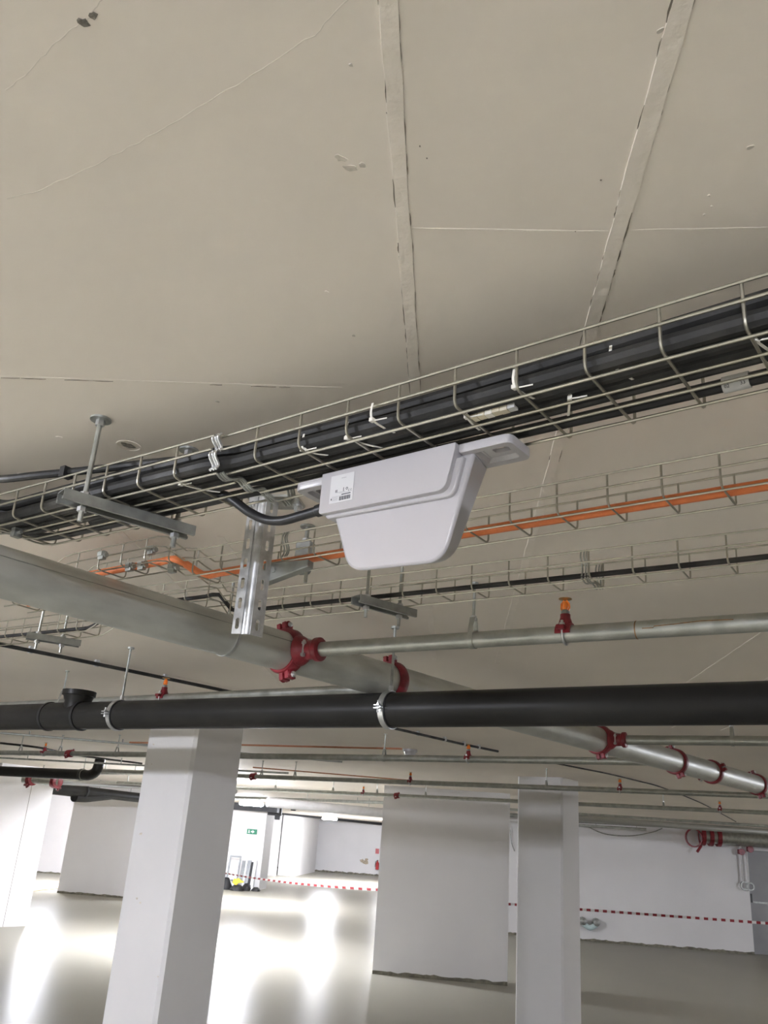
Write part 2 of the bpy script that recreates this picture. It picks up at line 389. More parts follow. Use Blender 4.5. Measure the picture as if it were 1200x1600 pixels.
def smooth(a, b, x): t = min(1, max(0, (x - a) / (b - a))); return t * t * (3 - 2 * t)
def wire_tray(label, o, u, v, s0, s1, first, width, bottoms, ztop=2.40, zmid=2.372, zbot=2.338, hump=None, wr=.0023, group='wire mesh cable trays', farmid=None):
    """o: near top-rail point at s=0; rungs every 0.1 m from `first`."""
    hz = hump or (lambda s: 0.0)
    o = np.array([o[0], o[1], 0.0])
    P = lambda s, q, z: o + u * s + v * q + UP * (z + hz(s))
    t = thing('wire_cable_tray', label, 'cable tray', P((s0 + s1) / 2, width / 2, zbot), group)
    # a cross wire: down the near side, across the bottom, up the far side
    sh = fillet([V(0, 0, ztop) , V(0, 0, zbot), V(0, 0, zbot) + v * width, V(0, 0, ztop) + v * width], .013)
    c0 = ORG[t.name]; rung = None; s = first
    while s < s1:
        if s > s0:
            base = o + u * s + UP * hz(s)
            if rung is None:
                rung = MB().tube([base + p for p in sh], wr, 6).build('cross_wire', 'wire', t); b0 = base
            else: share(rung, t, base - b0)
        s += .1
    n = max(2, int((s1 - s0) / .04)) if hump else 2
    ss = [s0 + (s1 - s0) * i / (n - 1) for i in range(n)] if hump else [s0, s1]
    for q, z in [(-.002, ztop), (-.002 - wr, zmid), (width + .002, ztop), (width + .002, farmid or zmid)] + [(b, zbot - wr * 1.6) for b in bottoms]:
        MB().tube([P(s, q, z) for s in ss], wr, 6).build('long_wire', 'wire', t)
    return t, P

NEAR_O = atz(545, 625, 2.4)
near_b = (.017, .064, .109, .155)
NW = .178
nr, PN = wire_tray('wire mesh cable tray with black cable bundle, running over the white antenna housing', NEAR_O, U, W, -.288, 1.05, -.2, NW, near_b, wr=.0024)
UL = unit(V(.812, -.584, 0)); WL = V(.584, .812, 0); WL = unit(WL - UL * (WL @ UL))
JO = NEAR_O + U * -.29 + W * -.0115
nl, PL = wire_tray('wire mesh cable tray with black cable bundle, resting on the strut with the ceiling washer', JO, UL, WL, -1.25, -.004, -1.2, NW, near_b, wr=.0024, hump=lambda s: .062 * (1 - smooth(-.92, -.66, s)))

# splice clips that join the two lengths of the near tray
def clip(p, ax, d1, d2, r=.0026, L=.045):
    """paired hook wires along d1 (from p) bowed towards d2, side by side along ax"""
    mb = MB()
    for k in (-.005, .003, .009):
        pts = [p + ax * k + d1 * L * t + d2 * (.006 * math.sin(t * math.pi * 2)) for t in np.linspace(0, 1, 9)]
        mb.tube(pts, r, 6)
    return mb
clip(PN(-.292, -.009, 2.403), U, -UP, -W, L=.034).build('splice_clip', 'galvshiny', nr)
clip(PN(-.292, -.010, 2.370), U, -UP, -W, L=.036).build('splice_clip', 'galvshiny', nr)
clip(PN(-.288, .004, 2.332), U, W, -UP, L=.062).build('splice_clip', 'galv', nr)
clip(PN(-.285, .064, 2.332), U, W, -UP, L=.055).build('splice_clip', 'galv', nr)
clip(PN(-.282, .118, 2.332), U, W, -UP, L=.060).build('splice_clip', 'galv', nr)
clip(PN(-.285, NW + .003, 2.336), U, UP, W, L=.062).build('splice_clip', 'galv', nr)
mb = MB(); c = PN(-.75, .05, 2.338); 
cpt = atz(26, 833, 2.329); mb.box(cpt, .007, .010, .010, (UL, WL, UP)); mb.tube([cpt + UL * .004, cpt + UL * .018], .004, 8); mb.lathe(cpt - UL * .002, -UL, [(0, .0085), (.008, .0085)], 6); mb.build('splice_bolt', 'galvdark', nl)

# trays two and three -----------------------------------------------------
def smooth(a, b, x): t = min(1, max(0, (x - a) / (b - a))); return t * t * (3 - 2 * t)
T2a, T2b = atz(796.7, 769, 2.408), atz(1125.8, 708, 2.408); U2 = unit(T2b - T2a); W2 = V(-U2[1], U2[0], 0)
s_of = lambda px, o, u: (lambda d: None)
def s_px(o, u, x, y, z): return (atz(x, y, z) - o) @ u
s_a, s_b = s_px(T2a, U2, 272, 862, 2.4), s_px(T2a, U2, 236, 860, 2.43)
h2 = lambda s: .060 * (1 - smooth(s_a - .10, s_a + .03, s)) * smooth(s_a - .66, s_a - .50, s)
t2, P2 = wire_tray('narrow wire mesh cable tray carrying an orange cable, stepping over the grey main pipe', T2a, U2, W2, -1.75, .95, -1.7, .098, (.008, .090), hump=h2, wr=.0021, ztop=2.408, zmid=2.380, zbot=2.346)
T3a, T3b = atz(700 + 90 / 2.4, 420 + 1110 / 2.4, 2.4), atz(1125, 835.8, 2.4); U3 = unit(T3b - T3a); W3 = V(-U3[1], U3[0], 0)
s3 = s_px(T3a, U3, 352, 925, 2.42)
h3 = lambda s: .060 * (1 - smooth(s3 - .02, s3 + .06, s)) * smooth(s3 - .62, s3 - .46, s)
t3, P3 = wire_tray('narrow wire mesh cable tray carrying one thin black cable, above the sprinkler branch', T3a, U3, W3, -2.6, 1.0, -2.5, .098, (.015, .083), hump=h3, wr=.0021)
sc = s_px(T3a, U3, 912, 862, 2.4)
for q, d1, d2 in ((0, -UP, -W3), (.0, W3, -UP), (.1, UP, W3)):
    clip(P3(sc, q, 2.402 if d1[2] < 0 else 2.337), U3, d1, d2, L=.06 if abs(d1[2]) else .095, r=.0021).build('splice_clip', 'galv', t3)
# screw clamps holding the cut and bent wires of the orange-cable tray
for px, z in (((160, 868), 2.43), ((237, 860), 2.44), ((203, 886), 2.40), ((222, 884), 2.40), ((270, 888), 2.37)):
    c = atz(*px, z); mb = MB(); mb.box(c, .011, .006, .012, (U2, W2, UP)); mb.box(c - W2 * .008 + UP * .003, .009, .003, .006, (U2, W2, UP))
    mb.tube([c - U2 * .018, c + U2 * .016], .0042, 8); mb.lathe(c + U2 * .013, U2, [(0, .0075), (.006, .0075)], 6)
    mb.build('wire_clamp', 'galv', t2)
cl2 = s_px(T2a, U2, 440, 835, 2.4)
clip(P2(cl2, -.002, 2.410), U2, -UP, -W2, L=.06, r=.0021).build('splice_clip', 'galv', t2)

# ================================================================ CABLES
def catmull(P, n=6):
    P = [np.array(p, float) for p in P]; Q = [2 * P[0] - P[1]] + P + [2 * P[-1] - P[-2]]; out = []
    for i in range(1, len(Q) - 2):
        a, b, c, d = Q[i - 1:i + 3]
        for k in range(n):
            t = k / n; out.append(.5 * (2 * b + (c - a) * t + (2 * a - 5 * b + 4 * c - d) * t * t + (3 * b - a - 3 * c + d) * t ** 3))
    return out + [P[-1]]
def tp(s, q, z):                                                # point in the near tray, across its slight kink
    return PN(s, q, z) if s > -.29 else PL(s + .29, q, z)
def cable(name, label, pts, r, m='rubber', group=None, n=6, seg=10, cat='cable'):
    mb = MB().tube(catmull(pts, n), r, seg); return tag(mb.build(name, m), label, cat, group)
gb = 'black cables bundled in the near tray'
def run(q, z, r, wob, seed, s0=-1.2, s1=1.0):
    rnd = random.Random(seed); ph, ph2 = 1.0, rnd.uniform(0, 6); zup = z > 2.37
    return [tp(s, q + wob * math.sin(5.2 * s + ph), z + (wob * 1.2 * (1 + math.sin(3.3 * s + ph2)) if zup else 0)) for s in np.arange(s0, s1 + .01, .055)]
specs = [(.020, 2.3545, .0130, .004), (.049, 2.3550, .0140, .004), (.078, 2.3530, .0115, .004), (.032, 2.3800, .0125, .004), (.061, 2.3800, .0120, .004), (.099, 2.3495, .0075, .004)]
blab = ['thick black cable lying lowest against the near wires of the bundle', 'thick black cable in the middle of the bundle bottom layer', 'black cable at the inner edge of the bundle',
        'dusty black cable on top of the bundle beside the rails', 'black cable on top of the bundle towards the antenna', 'thin black cable lying loose beside the bundle']
for k, (q, z, r, wb) in enumerate(specs):
    cable('power_cable', blab[k], run(q, z, r, wb, k + 3), r, group=gb)
# single cable along the far side, over the antenna, with marker sleeve
far = [tp(1.0, .148, 2.352), tp(.6, .148, 2.352), tp(.3, .146, 2.352), tp(.1, .142, 2.352), tp(-.05, .137, 2.352), tp(-.2, .138, 2.352), tp(-.35, .143, 2.352), tp(-.5, .145, 2.352), tp(-.62, .148, 2.352), tp(-.74, .150, 2.352), tp(-.85, .150, 2.352), tp(-.92, .150, 2.352), tp(-1.0, .150, 2.352), tp(-1.1, .150, 2.352), tp(-1.2, .15, 2.352)]
fc = cable('power_cable', 'single black cable along the tray edge over the antenna, with a grey marker sleeve', far, .0098, 'black')
sl0 = s_px(NEAR_O, U, 1137, 613, 2.352); sl1 = s_px(NEAR_O, U, 1177, 601, 2.352)
mb = MB(); mb.tube([tp(sl0, .148, 2.352), tp(sl1, .148, 2.352)], .0115, 16); slv = mb.build('marker_sleeve', 'greytag', fc)
def text(body, size, pos, right, upv, m, parent, name='lettering', th=.0003):
    cu = bpy.data.curves.new(name, 'FONT'); cu.body = body; cu.size = size; cu.extrude = th; cu.resolution_u = 2
    tmp = bpy.data.objects.new('tmp', cu); COL.objects.link(tmp)
    dg = bpy.context.evaluated_depsgraph_get(); me = bpy.data.meshes.new_from_object(tmp.evaluated_get(dg))
    bpy.data.objects.remove(tmp); nrm = np.cross(right, upv); o0 = ORG[parent.name]
    for vv in me.vertices:
        c = vv.co; vv.co = Vector(pos + right * c.x + upv * c.y + nrm * c.z - o0)
    me.materials.clear(); me.materials.append(M[m]); ob = bpy.data.objects.new(name, me); COL.objects.link(ob); ob.parent = parent; ORG[ob.name] = o0
    return ob
vd = unit(EYE - tp(sl0, .148, 2.352)); nn = unit(vd - U * (vd @ U)); upv = np.cross(nn, U)
for s_, tx in ((sl0 + .003, '02'), (sl1 - .011, '33')):
    text(tx, .007, tp(s_, .148, 2.352) + nn * .0115 - upv * .004, U, upv, 'ink', slv)
# the cable that leaves the bundle upwards on the left
cable('power_cable', 'black cable lifted over the tray rail beside the strut rod', [tp(-1.2, -.07, 2.425), tp(-.95, -.045, 2.42), tp(-.8, -.012, 2.414), tp(-.66, .03, 2.418), tp(-.5, .060, 2.415), tp(-.3, .088, 2.400), tp(-.05, .093, 2.381), tp(.3, .093, 2.379)], .0085, 'rubber')
tag(MB().box(tp(-.735, .006, 2.414), .008, .012, .011, (UL, WL, UP)).build('black_tape_wrap', 'black'), 'black tape wrap around the lifted cable', 'tape')
# tray two and three cables
cable('orange_cable', 'orange cable lying in the narrow wire tray', [P2(s, .056, 2.3595) for s in np.arange(-1.7, .95, .06)], .0105, 'orange', n=2)
cable('thin_cable', 'thin black cable lying in the farther narrow wire tray', [P3(s, .03 + .004 * math.sin(3 * s), 2.352) for s in np.arange(-2.5, 1.0, .06)], .0062, 'rubber', n=2)

# nylon ties ---------------------------------------------------------------
def tie(px, z, lean=.35, hl=.035, label='white nylon tie around the black cable bundle'):
    p = atz(*px, z); t = thing('cable_tie', label, 'cable tie', p, 'white nylon ties on the near tray')
    d = unit(W + U * lean)
    mb = MB(); mb.ribbon(catmull([p + UP * .028 - d * .004, p + UP * .010 - d * .006, p, p + d * hl * .5 - UP * .002, p + d * hl], 4), U, .0038, .0012); mb.build('strap', 'tie', t)
    MB().box(p - d * .002, .0035, .004, .0032, (unit(U), d, UP)).build('head', 'tie', t, bevel=.0008)
    MB().ribbon([p, p + U * .012 - d * .003 - UP * .003, p + U * .026 - UP * .002], UP, .002, .001).build('tail', 'tie', t)
    return t
tl = ('white nylon tie on the cross wire just above the antenna sticker', 'curled white tie end standing between two cross wires above the antenna', 'white nylon tie next to the beige marker segments', 'frayed white tie knot on the wire right of the beige marker segments', 'long white tie strap lying over the bundle near the antenna ear', 'white tie head between cross wires beyond the antenna ear', 'white nylon tie nearest the grey marker sleeve', 'white tie under the bundle beside the strut rod', 'small white tie on the first cross wire after the splice clips')
for lb, (px, z, ln, l) in zip(tl, (((545, 685), 2.342, .5, .06), ((583, 657), 2.345, .1, .05), ((730, 652), 2.341, -.1, .045), ((806, 606), 2.343, .2, .04), ((890, 623), 2.340, -.5, .05), ((958, 571), 2.348, .2, .05), ((1182, 532), 2.343, .3, .05), ((285, 757), 2.338, .6, .07), ((476, 703), 2.341, .6, .04))):
    tie(px, z, ln, l, lb)
# beige marker tags
p0, p1 = atz(737, 653, 2.342), atz(807, 634, 2.342)
mk = thing('cable_marker', 'beige and white marker segments clipped on a cable above the antenna', 'cable marker', (p0 + p1) / 2)
for i in range(6):
    c = p0 + (p1 - p0) * (i + .5) / 6; MB().box(c, np.linalg.norm(p1 - p0) / 13, .006, .005 - .0006 * (i % 2), (unit(p1 - p0), W, UP)).build('segment', ('beige', 'beige', 'tie', 'beige', 'beige', 'greytag')[i], mk, smooth=False)

# ================================================================ ANTENNA HOUSING
def AP(a, b, z): return NEAR_O + U * a + W * b + UP * (z - 2.4)
AZ = 2.328
ant = thing('antenna_housing', 'white plastic antenna housing with tapered body and product sticker, hung under the cable tray', 'antenna', AP(.03, .13, 2.145))
def rounded(poly, rad, n=6):
    out = []; k = len(poly)
    for i in range(k):
        p, q, s = (np.array(poly[(i + j) % k], float) for j in (-1, 0, 1)); r = rad[i] if isinstance(rad, (list, tuple)) else rad
        if r <= 0: out.append(q); continue
        a, b = unit(p - q), unit(s - q)
        for j in range(n + 1):
            t = j / n; out.append((q + a * r) * (1 - t) ** 2 + 2 * q * t * (1 - t) + (q + b * r) * t * t)
    return out
def solid(poly2, b0, b1, rad, name, bev, draft=0.0, parent=ant, back=None):  # outline in (a,z), extruded across from b0 to b1
    pts = rounded(poly2, rad); c = np.mean(pts, axis=0); n = len(pts)
    f = [AP(p[0], b0, p[1]) for p in pts]; bk_ = [AP(c[0] + (p[0] - c[0]) * (1 - draft), b1, c[1] + (p[1] - c[1]) * (1 - draft)) for p in pts]
    if back: bk_ = [AP(p[0], b1, p[1]) for p in rounded(back, rad)]
    mb = MB(); mb.add(f + bk_, [tuple(range(n)), tuple(range(2 * n - 1, n - 1, -1))] + [(i, i + n, (i + 1) % n + n, (i + 1) % n) for i in range(n)])
    if True:
        A = np.cross(f[1] - f[0], f[2] - f[0])
        area = sum((pts[i][0] * pts[(i + 1) % n][1] - pts[(i + 1) % n][0] * pts[i][1]) for i in range(n))
        if area < 0: mb.f = [g[::-1] for g in mb.f]
    return mb.build(name, 'plastic', parent, bevel=bev, angle=40)
# lower tapered body, then the thicker upper block in front of it
solid([(-.098, AZ - .012), (-.104, 2.262), (-.060, 2.150), (.125, 2.143), (.174, AZ - .012)], .106, .168, [0, .01, .03, .032, 0], 'body', .006, back=[(-.092, AZ - .012), (-.094, 2.262), (-.046, 2.172), (.104, 2.166), (.163, AZ - .012)])
ub = solid([(-.118, AZ), (-.118, 2.254), (.134, 2.252), (.150, AZ - .006), (.150, AZ)], .086, .166, [0, .006, .016, .006, 0], 'upper_block', .003)
solid([(-.108, AZ - .02), (-.112, 2.249), (.143, 2.245), (.159, AZ - .02)], .097, .15, [0, .006, .016, 0], 'block_step', .003)
# flange plate along the top with an ear at either end, each with a recessed slot
def ear(a0, a1, b0, b1, hole, hr, slot=0, pocket=None, name='mounting_ear'):
    zb, zt = AZ - .014, AZ
    out = rounded([(a0, b0), (a1, b0), (a1, b1), (a0, b1)], [.002, .014, .014, .002] if a1 > 0 else [.014, .002, .002, .014], 5)
    n = len(out); cx, cy = hole; inn = []
    for p in out:                                              # hole ring matched to the outline
        q = math.atan2(p[1] - cy, p[0] - cx); inn.append((cx + hr * math.cos(q) + (slot if math.cos(q) > 0 else -slot), cy + hr * math.sin(q)))
    mid = [(cx + (x - cx) * .62, cy + (y - cy) * .62) for x, y in out]
    rim = [(cx + (x - cx) * .52, cy + (y - cy) * .52) for x, y in out]
    L = [[AP(x, y, zt) for x, y in out], [AP(x, y, zb + .002) for x, y in out], [AP(cx + (x - cx) * .97, cy + (y - cy) * .97, zb) for x, y in out], [AP(x, y, zb) for x, y in mid], [AP(x, y, zb + .007) for x, y in rim], [AP(x, y, zb + .007) for x, y in inn], [AP(x, y, zt) for x, y in inn]]
    vs = [p for l in L for p in l]; m = len(L)
    fs = [(i * n + j, ((i + 1) % m) * n + j, ((i + 1) % m) * n + (j + 1) % n, i * n + (j + 1) % n) for i in range(m) for j in range(n)]
    mb = MB().add(vs, fs); return mb.build(name, 'plastic', ant, angle=30)
ear(.150, .240, .096, .168, (.207, .129), .011, .004)
ear(-.190, -.118, .096, .168, (-.152, .134), .011, .006)
MB().box(AP(.03, .132, AZ - .004), .150, .035, .004, (U, W, UP)).build('flange', 'plastic', ant, bevel=.002)
# product sticker
st = MB().prism([AP(-.096, .0856, 2.3185), AP(-.046, .0856, 2.3185), AP(-.046, .0856, 2.268), AP(-.096, .0856, 2.268)], -W * .0003).build('sticker', 'label', ant, smooth=False)
def ink(a, z, ha, hz, m='ink'): MB().box(AP(a, .08515, z), ha, .00015, hz, (U, W, UP)).build('print', m, st, smooth=False)
for i in range(13): ink(-.0515 - i * .00185, 2.2745 , (.0006, .0004, .0007)[i % 3], .0036)
ink(-.0605, 2.2812, .0095, .0009); ink(-.068, 2.3115, .005, .0006, 'inkgrey')
ink(-.073, 2.2862, .009, .0004, 'inkgrey'); ink(-.064, 2.2845, .012, .0003, 'inkgrey'); ink(-.079, 2.2795, .012, .0003, 'inkgrey')
for dz in (0, .0018, .0036, .0054): ink(-.0835, 2.2725 + dz, .006, .0003, 'inkgrey')
ink(-.0915, 2.2755, .001, .0017)
for k in (-.0013, .0013): ink(-.0820 + k, 2.289, .0006, .0024, 'ink')
ink(-.0665, 2.290, .0006, .0034)
MB().ring(AP(-.0595, .08515, 2.2905), W, .0014, .0024, .0003, 12).build('print', 'ink', st, smooth=False)
MB().ring(AP(-.0535, .08515, 2.2865), W, .0017, .0023, .0003, 8, -1.4, 1.4).build('print', 'ink', st, smooth=False)
MB().ring(AP(-.0490, .08515, 2.2865), W, .0017, .0023, .0003, 8, -1.4, 1.4).build('print', 'ink', st, smooth=False)
# cable gland and lead
g0 = AP(-.118, .128, 2.289); gd = unit(-U * .98 - UP * .12)
gl = MB().lathe(g0 + U * .02, gd, [(0, .0125), (.030, .0125), (.031, .0135), (.046, .0135), (.048, .0115), (.062, .011), (.064, .0085)], 18).build('cable_gland', 'black', ant)
g1 = g0 + U * .02 + gd * .055
lead = [g1, AP(-.20, .128, 2.279), AP(-.245, .128, 2.2775), AP(-.285, .126, 2.286), tp(-.315, .127, 2.303), tp(-.345, .119, 2.325), tp(-.375, .117, 2.343), tp(-.42, .118, 2.353), tp(-.50, .118, 2.352), tp(-.62, .118, 2.352), tp(-.78, .118, 2.352)]
tag(MB().tube(catmull(lead, 6), .0088, 12).build('antenna_lead', 'black'), 'black lead drooping from the tray into the white antenna housing', 'cable')

# ================================================================ STRUTS WITH THREADED RODS
def rod_parts(t, xy, z0, z1, zs, ztop=None, r=.005, plate=True):
    p = V(xy[0], xy[1], 0)
    MB().tube([p + UP * z0, p + UP * z1], r, 10).build('threaded_rod', 'galv', t)
    if plate:
        MB().lathe(p + UP * (CEIL - .004), UP, [(0, .021), (.004, .021)], 20).build('ceiling_washer', 'galvdark', t)
        MB().lathe(p + UP * (CEIL - .016), UP, [(0, .009), (.012, .009)], 6).build('nut', 'galvshiny', t)
    for z in zs: MB().lathe(p + UP * z, UP, [(0, .0095), (.009, .0095)], 6).build('nut', 'galvshiny', t)
def strut(label, pA, pB, ztop, rods, r=.005, plates=True, drop=.03):
    """slotted C channel from pA to pB (its top at ztop) held by two rods"""
    pA, pB = V(pA[0], pA[1], ztop), V(pB[0], pB[1], ztop); d = unit(pB - pA); s = np.cross(UP, d)
    t = thing('strut_hanger', label, 'support strut', (pA + pB) / 2 - UP * .03, 'strut hangers under the cable trays')
    hw, h, th, lip = .0205, .021, .002, .007
    sec = [(-hw, 0), (hw, 0), (hw, -h), (hw - lip, -h), (hw - lip, -h + .006), (hw - lip + th, -h + .006), (hw - lip + th, -h + th), (hw - th, -h + th), (hw - th, -th), (-hw + th, -th), (-hw + th, -h + th), (-hw + lip - th, -h + th), (-hw + lip - th, -h + .006), (-hw + lip, -h + .006), (-hw + lip, -h), (-hw, -h)]
    MB().prism([pA + s * a + UP * b for a, b in sec], pB - pA).build('channel', 'galvdark', t, angle=20)
    for xy in rods: rod_parts(t, xy, ztop - h - drop, CEIL, [ztop + .0, ztop - h - .010], None, r, plates)
    return t
zt = 2.330
a_, b_ = atz(95, 772, zt - .008), atz(299, 831, zt - .008)
d_ = unit(b_ - a_); r1 = a_ + d_ * .045; r2 = b_ - d_ * .035
strut('galvanised strut under the near tray, its rod fixed by a round ceiling washer', a_, b_, zt, [r1, r2])
a3, b3 = atz(556, 936, zt - .01), atz(644, 960, zt - .01); d3 = unit(b3 - a3)
strut('galvanised strut under the thin-cable tray, seen below the antenna housing', a3, b3, zt, [a3 + d3 * .035, b3 - d3 * .045], .0045)
a4, b4 = atz(42, 993, zt - .01), atz(125, 1006, zt - .01); d4 = unit(b4 - a4)
strut('galvanised strut under the thin-cable tray, beyond the grey main pipe', a4, b4, zt, [a4 + d4 * .036, b4 - d4 * .06], .0045)

# ================================================================ SLOTTED BRACKET
def slotted_plate(mb, o, ex, ey, th, w, h, nsl, sw, sl):          # plate w x h from corner o, nsl slots stacked along ey
    nz = np.cross(ex, ey); ch = h / nsl; N = 12
    for k in range(nsl):
        y0 = ch * k; cx, cy = w / 2, y0 + ch / 2
        inn = [(cx + sw / 2 * math.cos(q), cy + sw / 2 * math.sin(q) + (sl / 2 - sw / 2) * (1 if math.sin(q) >= 0 else -1)) for q in (math.pi / 12 + 2 * math.pi * i / N for i in range(N))]
        outp = []
        for (x, y) in inn:
            dx, dy = x - cx, y - cy; k_ = min(w / 2 / max(abs(dx), 1e-6), ch / 2 / max(abs(dy), 1e-6)); outp.append((cx + dx * k_, cy + dy * k_))
        # snap the four nearest to the corners
        for X, Y in ((0, y0), (w, y0), (0, y0 + ch), (w, y0 + ch)):
            i = min(range(N), key=lambda j: (outp[j][0] - X) ** 2 + (outp[j][1] - Y) ** 2); outp[i] = (X, Y)
        L = [[o + ex * x + ey * y + nz * z for x, y in ring] for ring, z in ((outp, 0), (inn, 0), (inn, th), (outp, th))]
        vs = [p for l in L for p in l]
        mb.add(vs, [(i * N + j, i * N + (j + 1) % N, ((i + 1) % 4) * N + (j + 1) % N, ((i + 1) % 4) * N + j) for i in range(4) for j in range(N)])
    return mb
pz = CEIL - .006
# the post stands just before the near rail of the orange-cable tray; its ceiling plate reaches back over the tray
def px_of(p): c = RM.T @ (np.array(p, float) - EYE); return 600 + F_PX * c[0] / -c[2], 800 - F_PX * c[1] / -c[2]
def solve(f, lo, hi):
    for _ in range(50):
        m_ = (lo + hi) / 2
        if f(m_) < 0: lo = m_
        else: hi = m_
    return m_
on2 = lambda s_: V(T2a[0], T2a[1], pz) + V(U2[0], U2[1], 0) * s_ - W2 * .042
bc = on2(solve(lambda s_: px_of(on2(s_))[0] - 413, -1.5, .5))
br = thing('slotted_bracket', 'shiny slotted steel post with cantilever arm, bolted to the ceiling', 'bracket', V(bc[0], bc[1], 2.18))
zb = solve(lambda z_: 991 - px_of((bc[0], bc[1], z_))[1], 2.0, 2.4); h = CEIL - .006 - zb
el = unit(U * .55 - W * .83); er = unit(U * .83 + W * .55)          # directions of the two flanges
el = unit(V(.97, -.22, 0)); er = unit(V(.75, .66, 0))
Lp = V(bc[0], bc[1], zb) - el * .036
slotted_plate(MB(), Lp, el, UP, .003, .022, h, 7, .009, .026).build('left_flange', 'bracket', br, angle=20)
# pressed web with a bead
w0 = Lp + el * .022; w1 = Lp + el * .042
MB().prism([w0, w0 + el * .006 - V(-el[1], el[0], 0) * .004, w0 + el * .014 - V(-el[1], el[0], 0) * .004, w1, w1 + V(-el[1], el[0], 0) * .003, w0 + V(-el[1], el[0], 0) * .003], UP * h).build('web', 'bracket', br)
slotted_plate(MB(), w1, er, UP, .003, .034, h, 7, .010, .026).build('right_flange', 'bracket', br, angle=20)
pl = MB(); cpl = V(bc[0], bc[1], CEIL - .006) + er * .035
pl.prism(rounded([tuple((cpl + el * x + V(-el[1], el[0], 0) * y)[:2]) for x, y in ((-.062, -.03), (.05, -.03), (.05, .05), (-.062, .05))], .012, 3) if False else [cpl + el * x + V(-el[1], el[0], 0) * y for x, y in ((-.066, -.022), (-.056, -.03), (.05, -.03), (.06, -.02), (.06, .045), (.05, .055), (-.056, .055), (-.066, .045))], UP * .0059)
pl.build('ceiling_plate', 'galv', br, smooth=False)
for x, y in ((-.054, .0), (.046, .03)):
    c = cpl + el * x + V(-el[1], el[0], 0) * y
    mb = MB(); mb.lathe(c - UP * .004, UP, [(0, .013), (.004, .013)], 16); mb.lathe(c - UP * .014, UP, [(0, .0095), (.010, .0095)], 6); mb.tube([c - UP * .034, c], .005, 8); mb.build('anchor_bolt', 'galvshiny', br)
ar0 = w1 + er * .034; ad = unit(er * .6 + el * .55)
A0 = V(ar0[0], ar0[1], 2.3375); ad = unit(atz(466, 880, 2.33) - A0); ad[2] = 0; ad = unit(ad); an = V(-ad[1], ad[0], 0)
La = .105
MB().prism([A0 - ad * .02, A0 + ad * La, A0 + ad * La - UP * .018, A0 - ad * .02 - UP * .05], an * .024).build('arm', 'galvdark', br, smooth=False, bevel=.002)
MB().lathe(A0 + ad * .012 - UP * .02 - an * .006, an, [(0, .006), (.006, .006)], 6).build('arm_bolt', 'galvdark', br)
# grey ceiling clamp beyond the orange cable tray
q = atz(481, 822, CEIL); qd = unit(V(.9, -.43, 0)); qn = V(-qd[1], qd[0], 0)
cp = thing('ceiling_clamp', 'grey ceiling clamp on a short rod behind the orange cable tray', 'bracket', q - UP * .13)
MB().lathe(q - UP * .004, UP, [(0, .020), (.004, .020)], 18).build('ceiling_washer', 'galvdark', cp)
MB().tube([q, q - UP * .045], .006, 10).build('threaded_rod', 'galv', cp)
mb = MB(); cc = q - UP * .085
mb.prism([cc + qd * x + UP * y - qn * .014 for x, y in ((-.022, .035), (-.016, .042), (.016, .042), (.022, .036), (.022, -.03), (.012, -.045), (-.016, -.045), (-.024, -.03))], qn * .028); mb.build('clamp_body', 'galvdark', cp, bevel=.003)
MB().tube([q + qd * .010 - UP * .035, q + qd * .010 - UP * .155], .005, 8).build('clamp_bolt', 'galv', cp)
MB().lathe(q - UP * .045 + qd * .0, UP, [(0, .011), (.009, .011)], 6).build('nut', 'galvshiny', cp)

# ================================================================ PIPES
MZ, MR = 2.320, .0655                                           # sprinkler main: axis height, radius
BZ, BR = 2.322, .0242                                           # sprinkler branches
mA, mB = atz(0, 893, MZ), atz(1190, 1228, MZ)
MD = unit(mB - mA)
def on_main(px, py): return mA + MD * ((atz(px, py, MZ) - mA) @ MD)
mp = thing('sprinkler_main_pipe', 'thick galvanised sprinkler main with red couplings, running diagonally under the ceiling', 'pipe', (mA + mB) / 2 - UP * MR)
MB().tube([mA - MD * .9, mA + MD * (np.linalg.norm(mB - mA) + 2.4)], MR, 40).build('pipe_body', 'mainpipe', mp, angle=60)
MB().tube([mA - MD * .9 + unit(V(MD[1], -MD[0], 0)) * MR * .94 + UP * MR * .36, mA + MD * 1.2 + unit(V(MD[1], -MD[0], 0)) * MR * .94 + UP * MR * .36], .0012, 6).build('weld_line', 'galvdark', mp)
def coupling(p, ax, R, parent, ang=0.9, w=.05):
    """two-piece grooved coupling: ribbed band, two bolt pads, two bolts"""
    a, s, up = frame(ax); mb = MB()
    mb.lathe(p - a * w / 2, a, [(0, R * 1.0), (0, R * 1.13), (w * .18, R * 1.2), (w * .82, R * 1.2), (w, R * 1.13), (w, R * 1.0)], 32)
    for k in (0, 1):
        q = ang + math.pi * k; d = s * math.cos(q) + up * math.sin(q); tt = np.cross(a, d)
        for sg in (-1, 1):
            c = p + d * R * 1.33 + tt * R * .2 * sg; mb.box(c, w * .36, R * .2, R * .13, (a, d, tt))
            mb.lathe(c + a * 0 + tt * (R * .12 if sg > 0 else -R * .12), tt * sg, [(0, w * .36), (.004, w * .30)], 12)
    o = mb.build('coupling', 'red', parent, bevel=.0015)
    for k in (0, 1):
        q = ang + math.pi * k; d = s * math.cos(q) + up * math.sin(q); tt = np.cross(a, d); c = p + d * R * 1.36
        b = MB(); b.tube([c - tt * R * .55, c + tt * R * .5], .0055, 8); b.lathe(c - tt * R * .5, tt, [(0, .0105), (.009, .0105)], 6); b.lathe(c + tt * R * .36, tt, [(0, .010), (.007, .0085), (.010, .004)], 10)
        b.build('bolt', 'galvshiny', o)
    return o
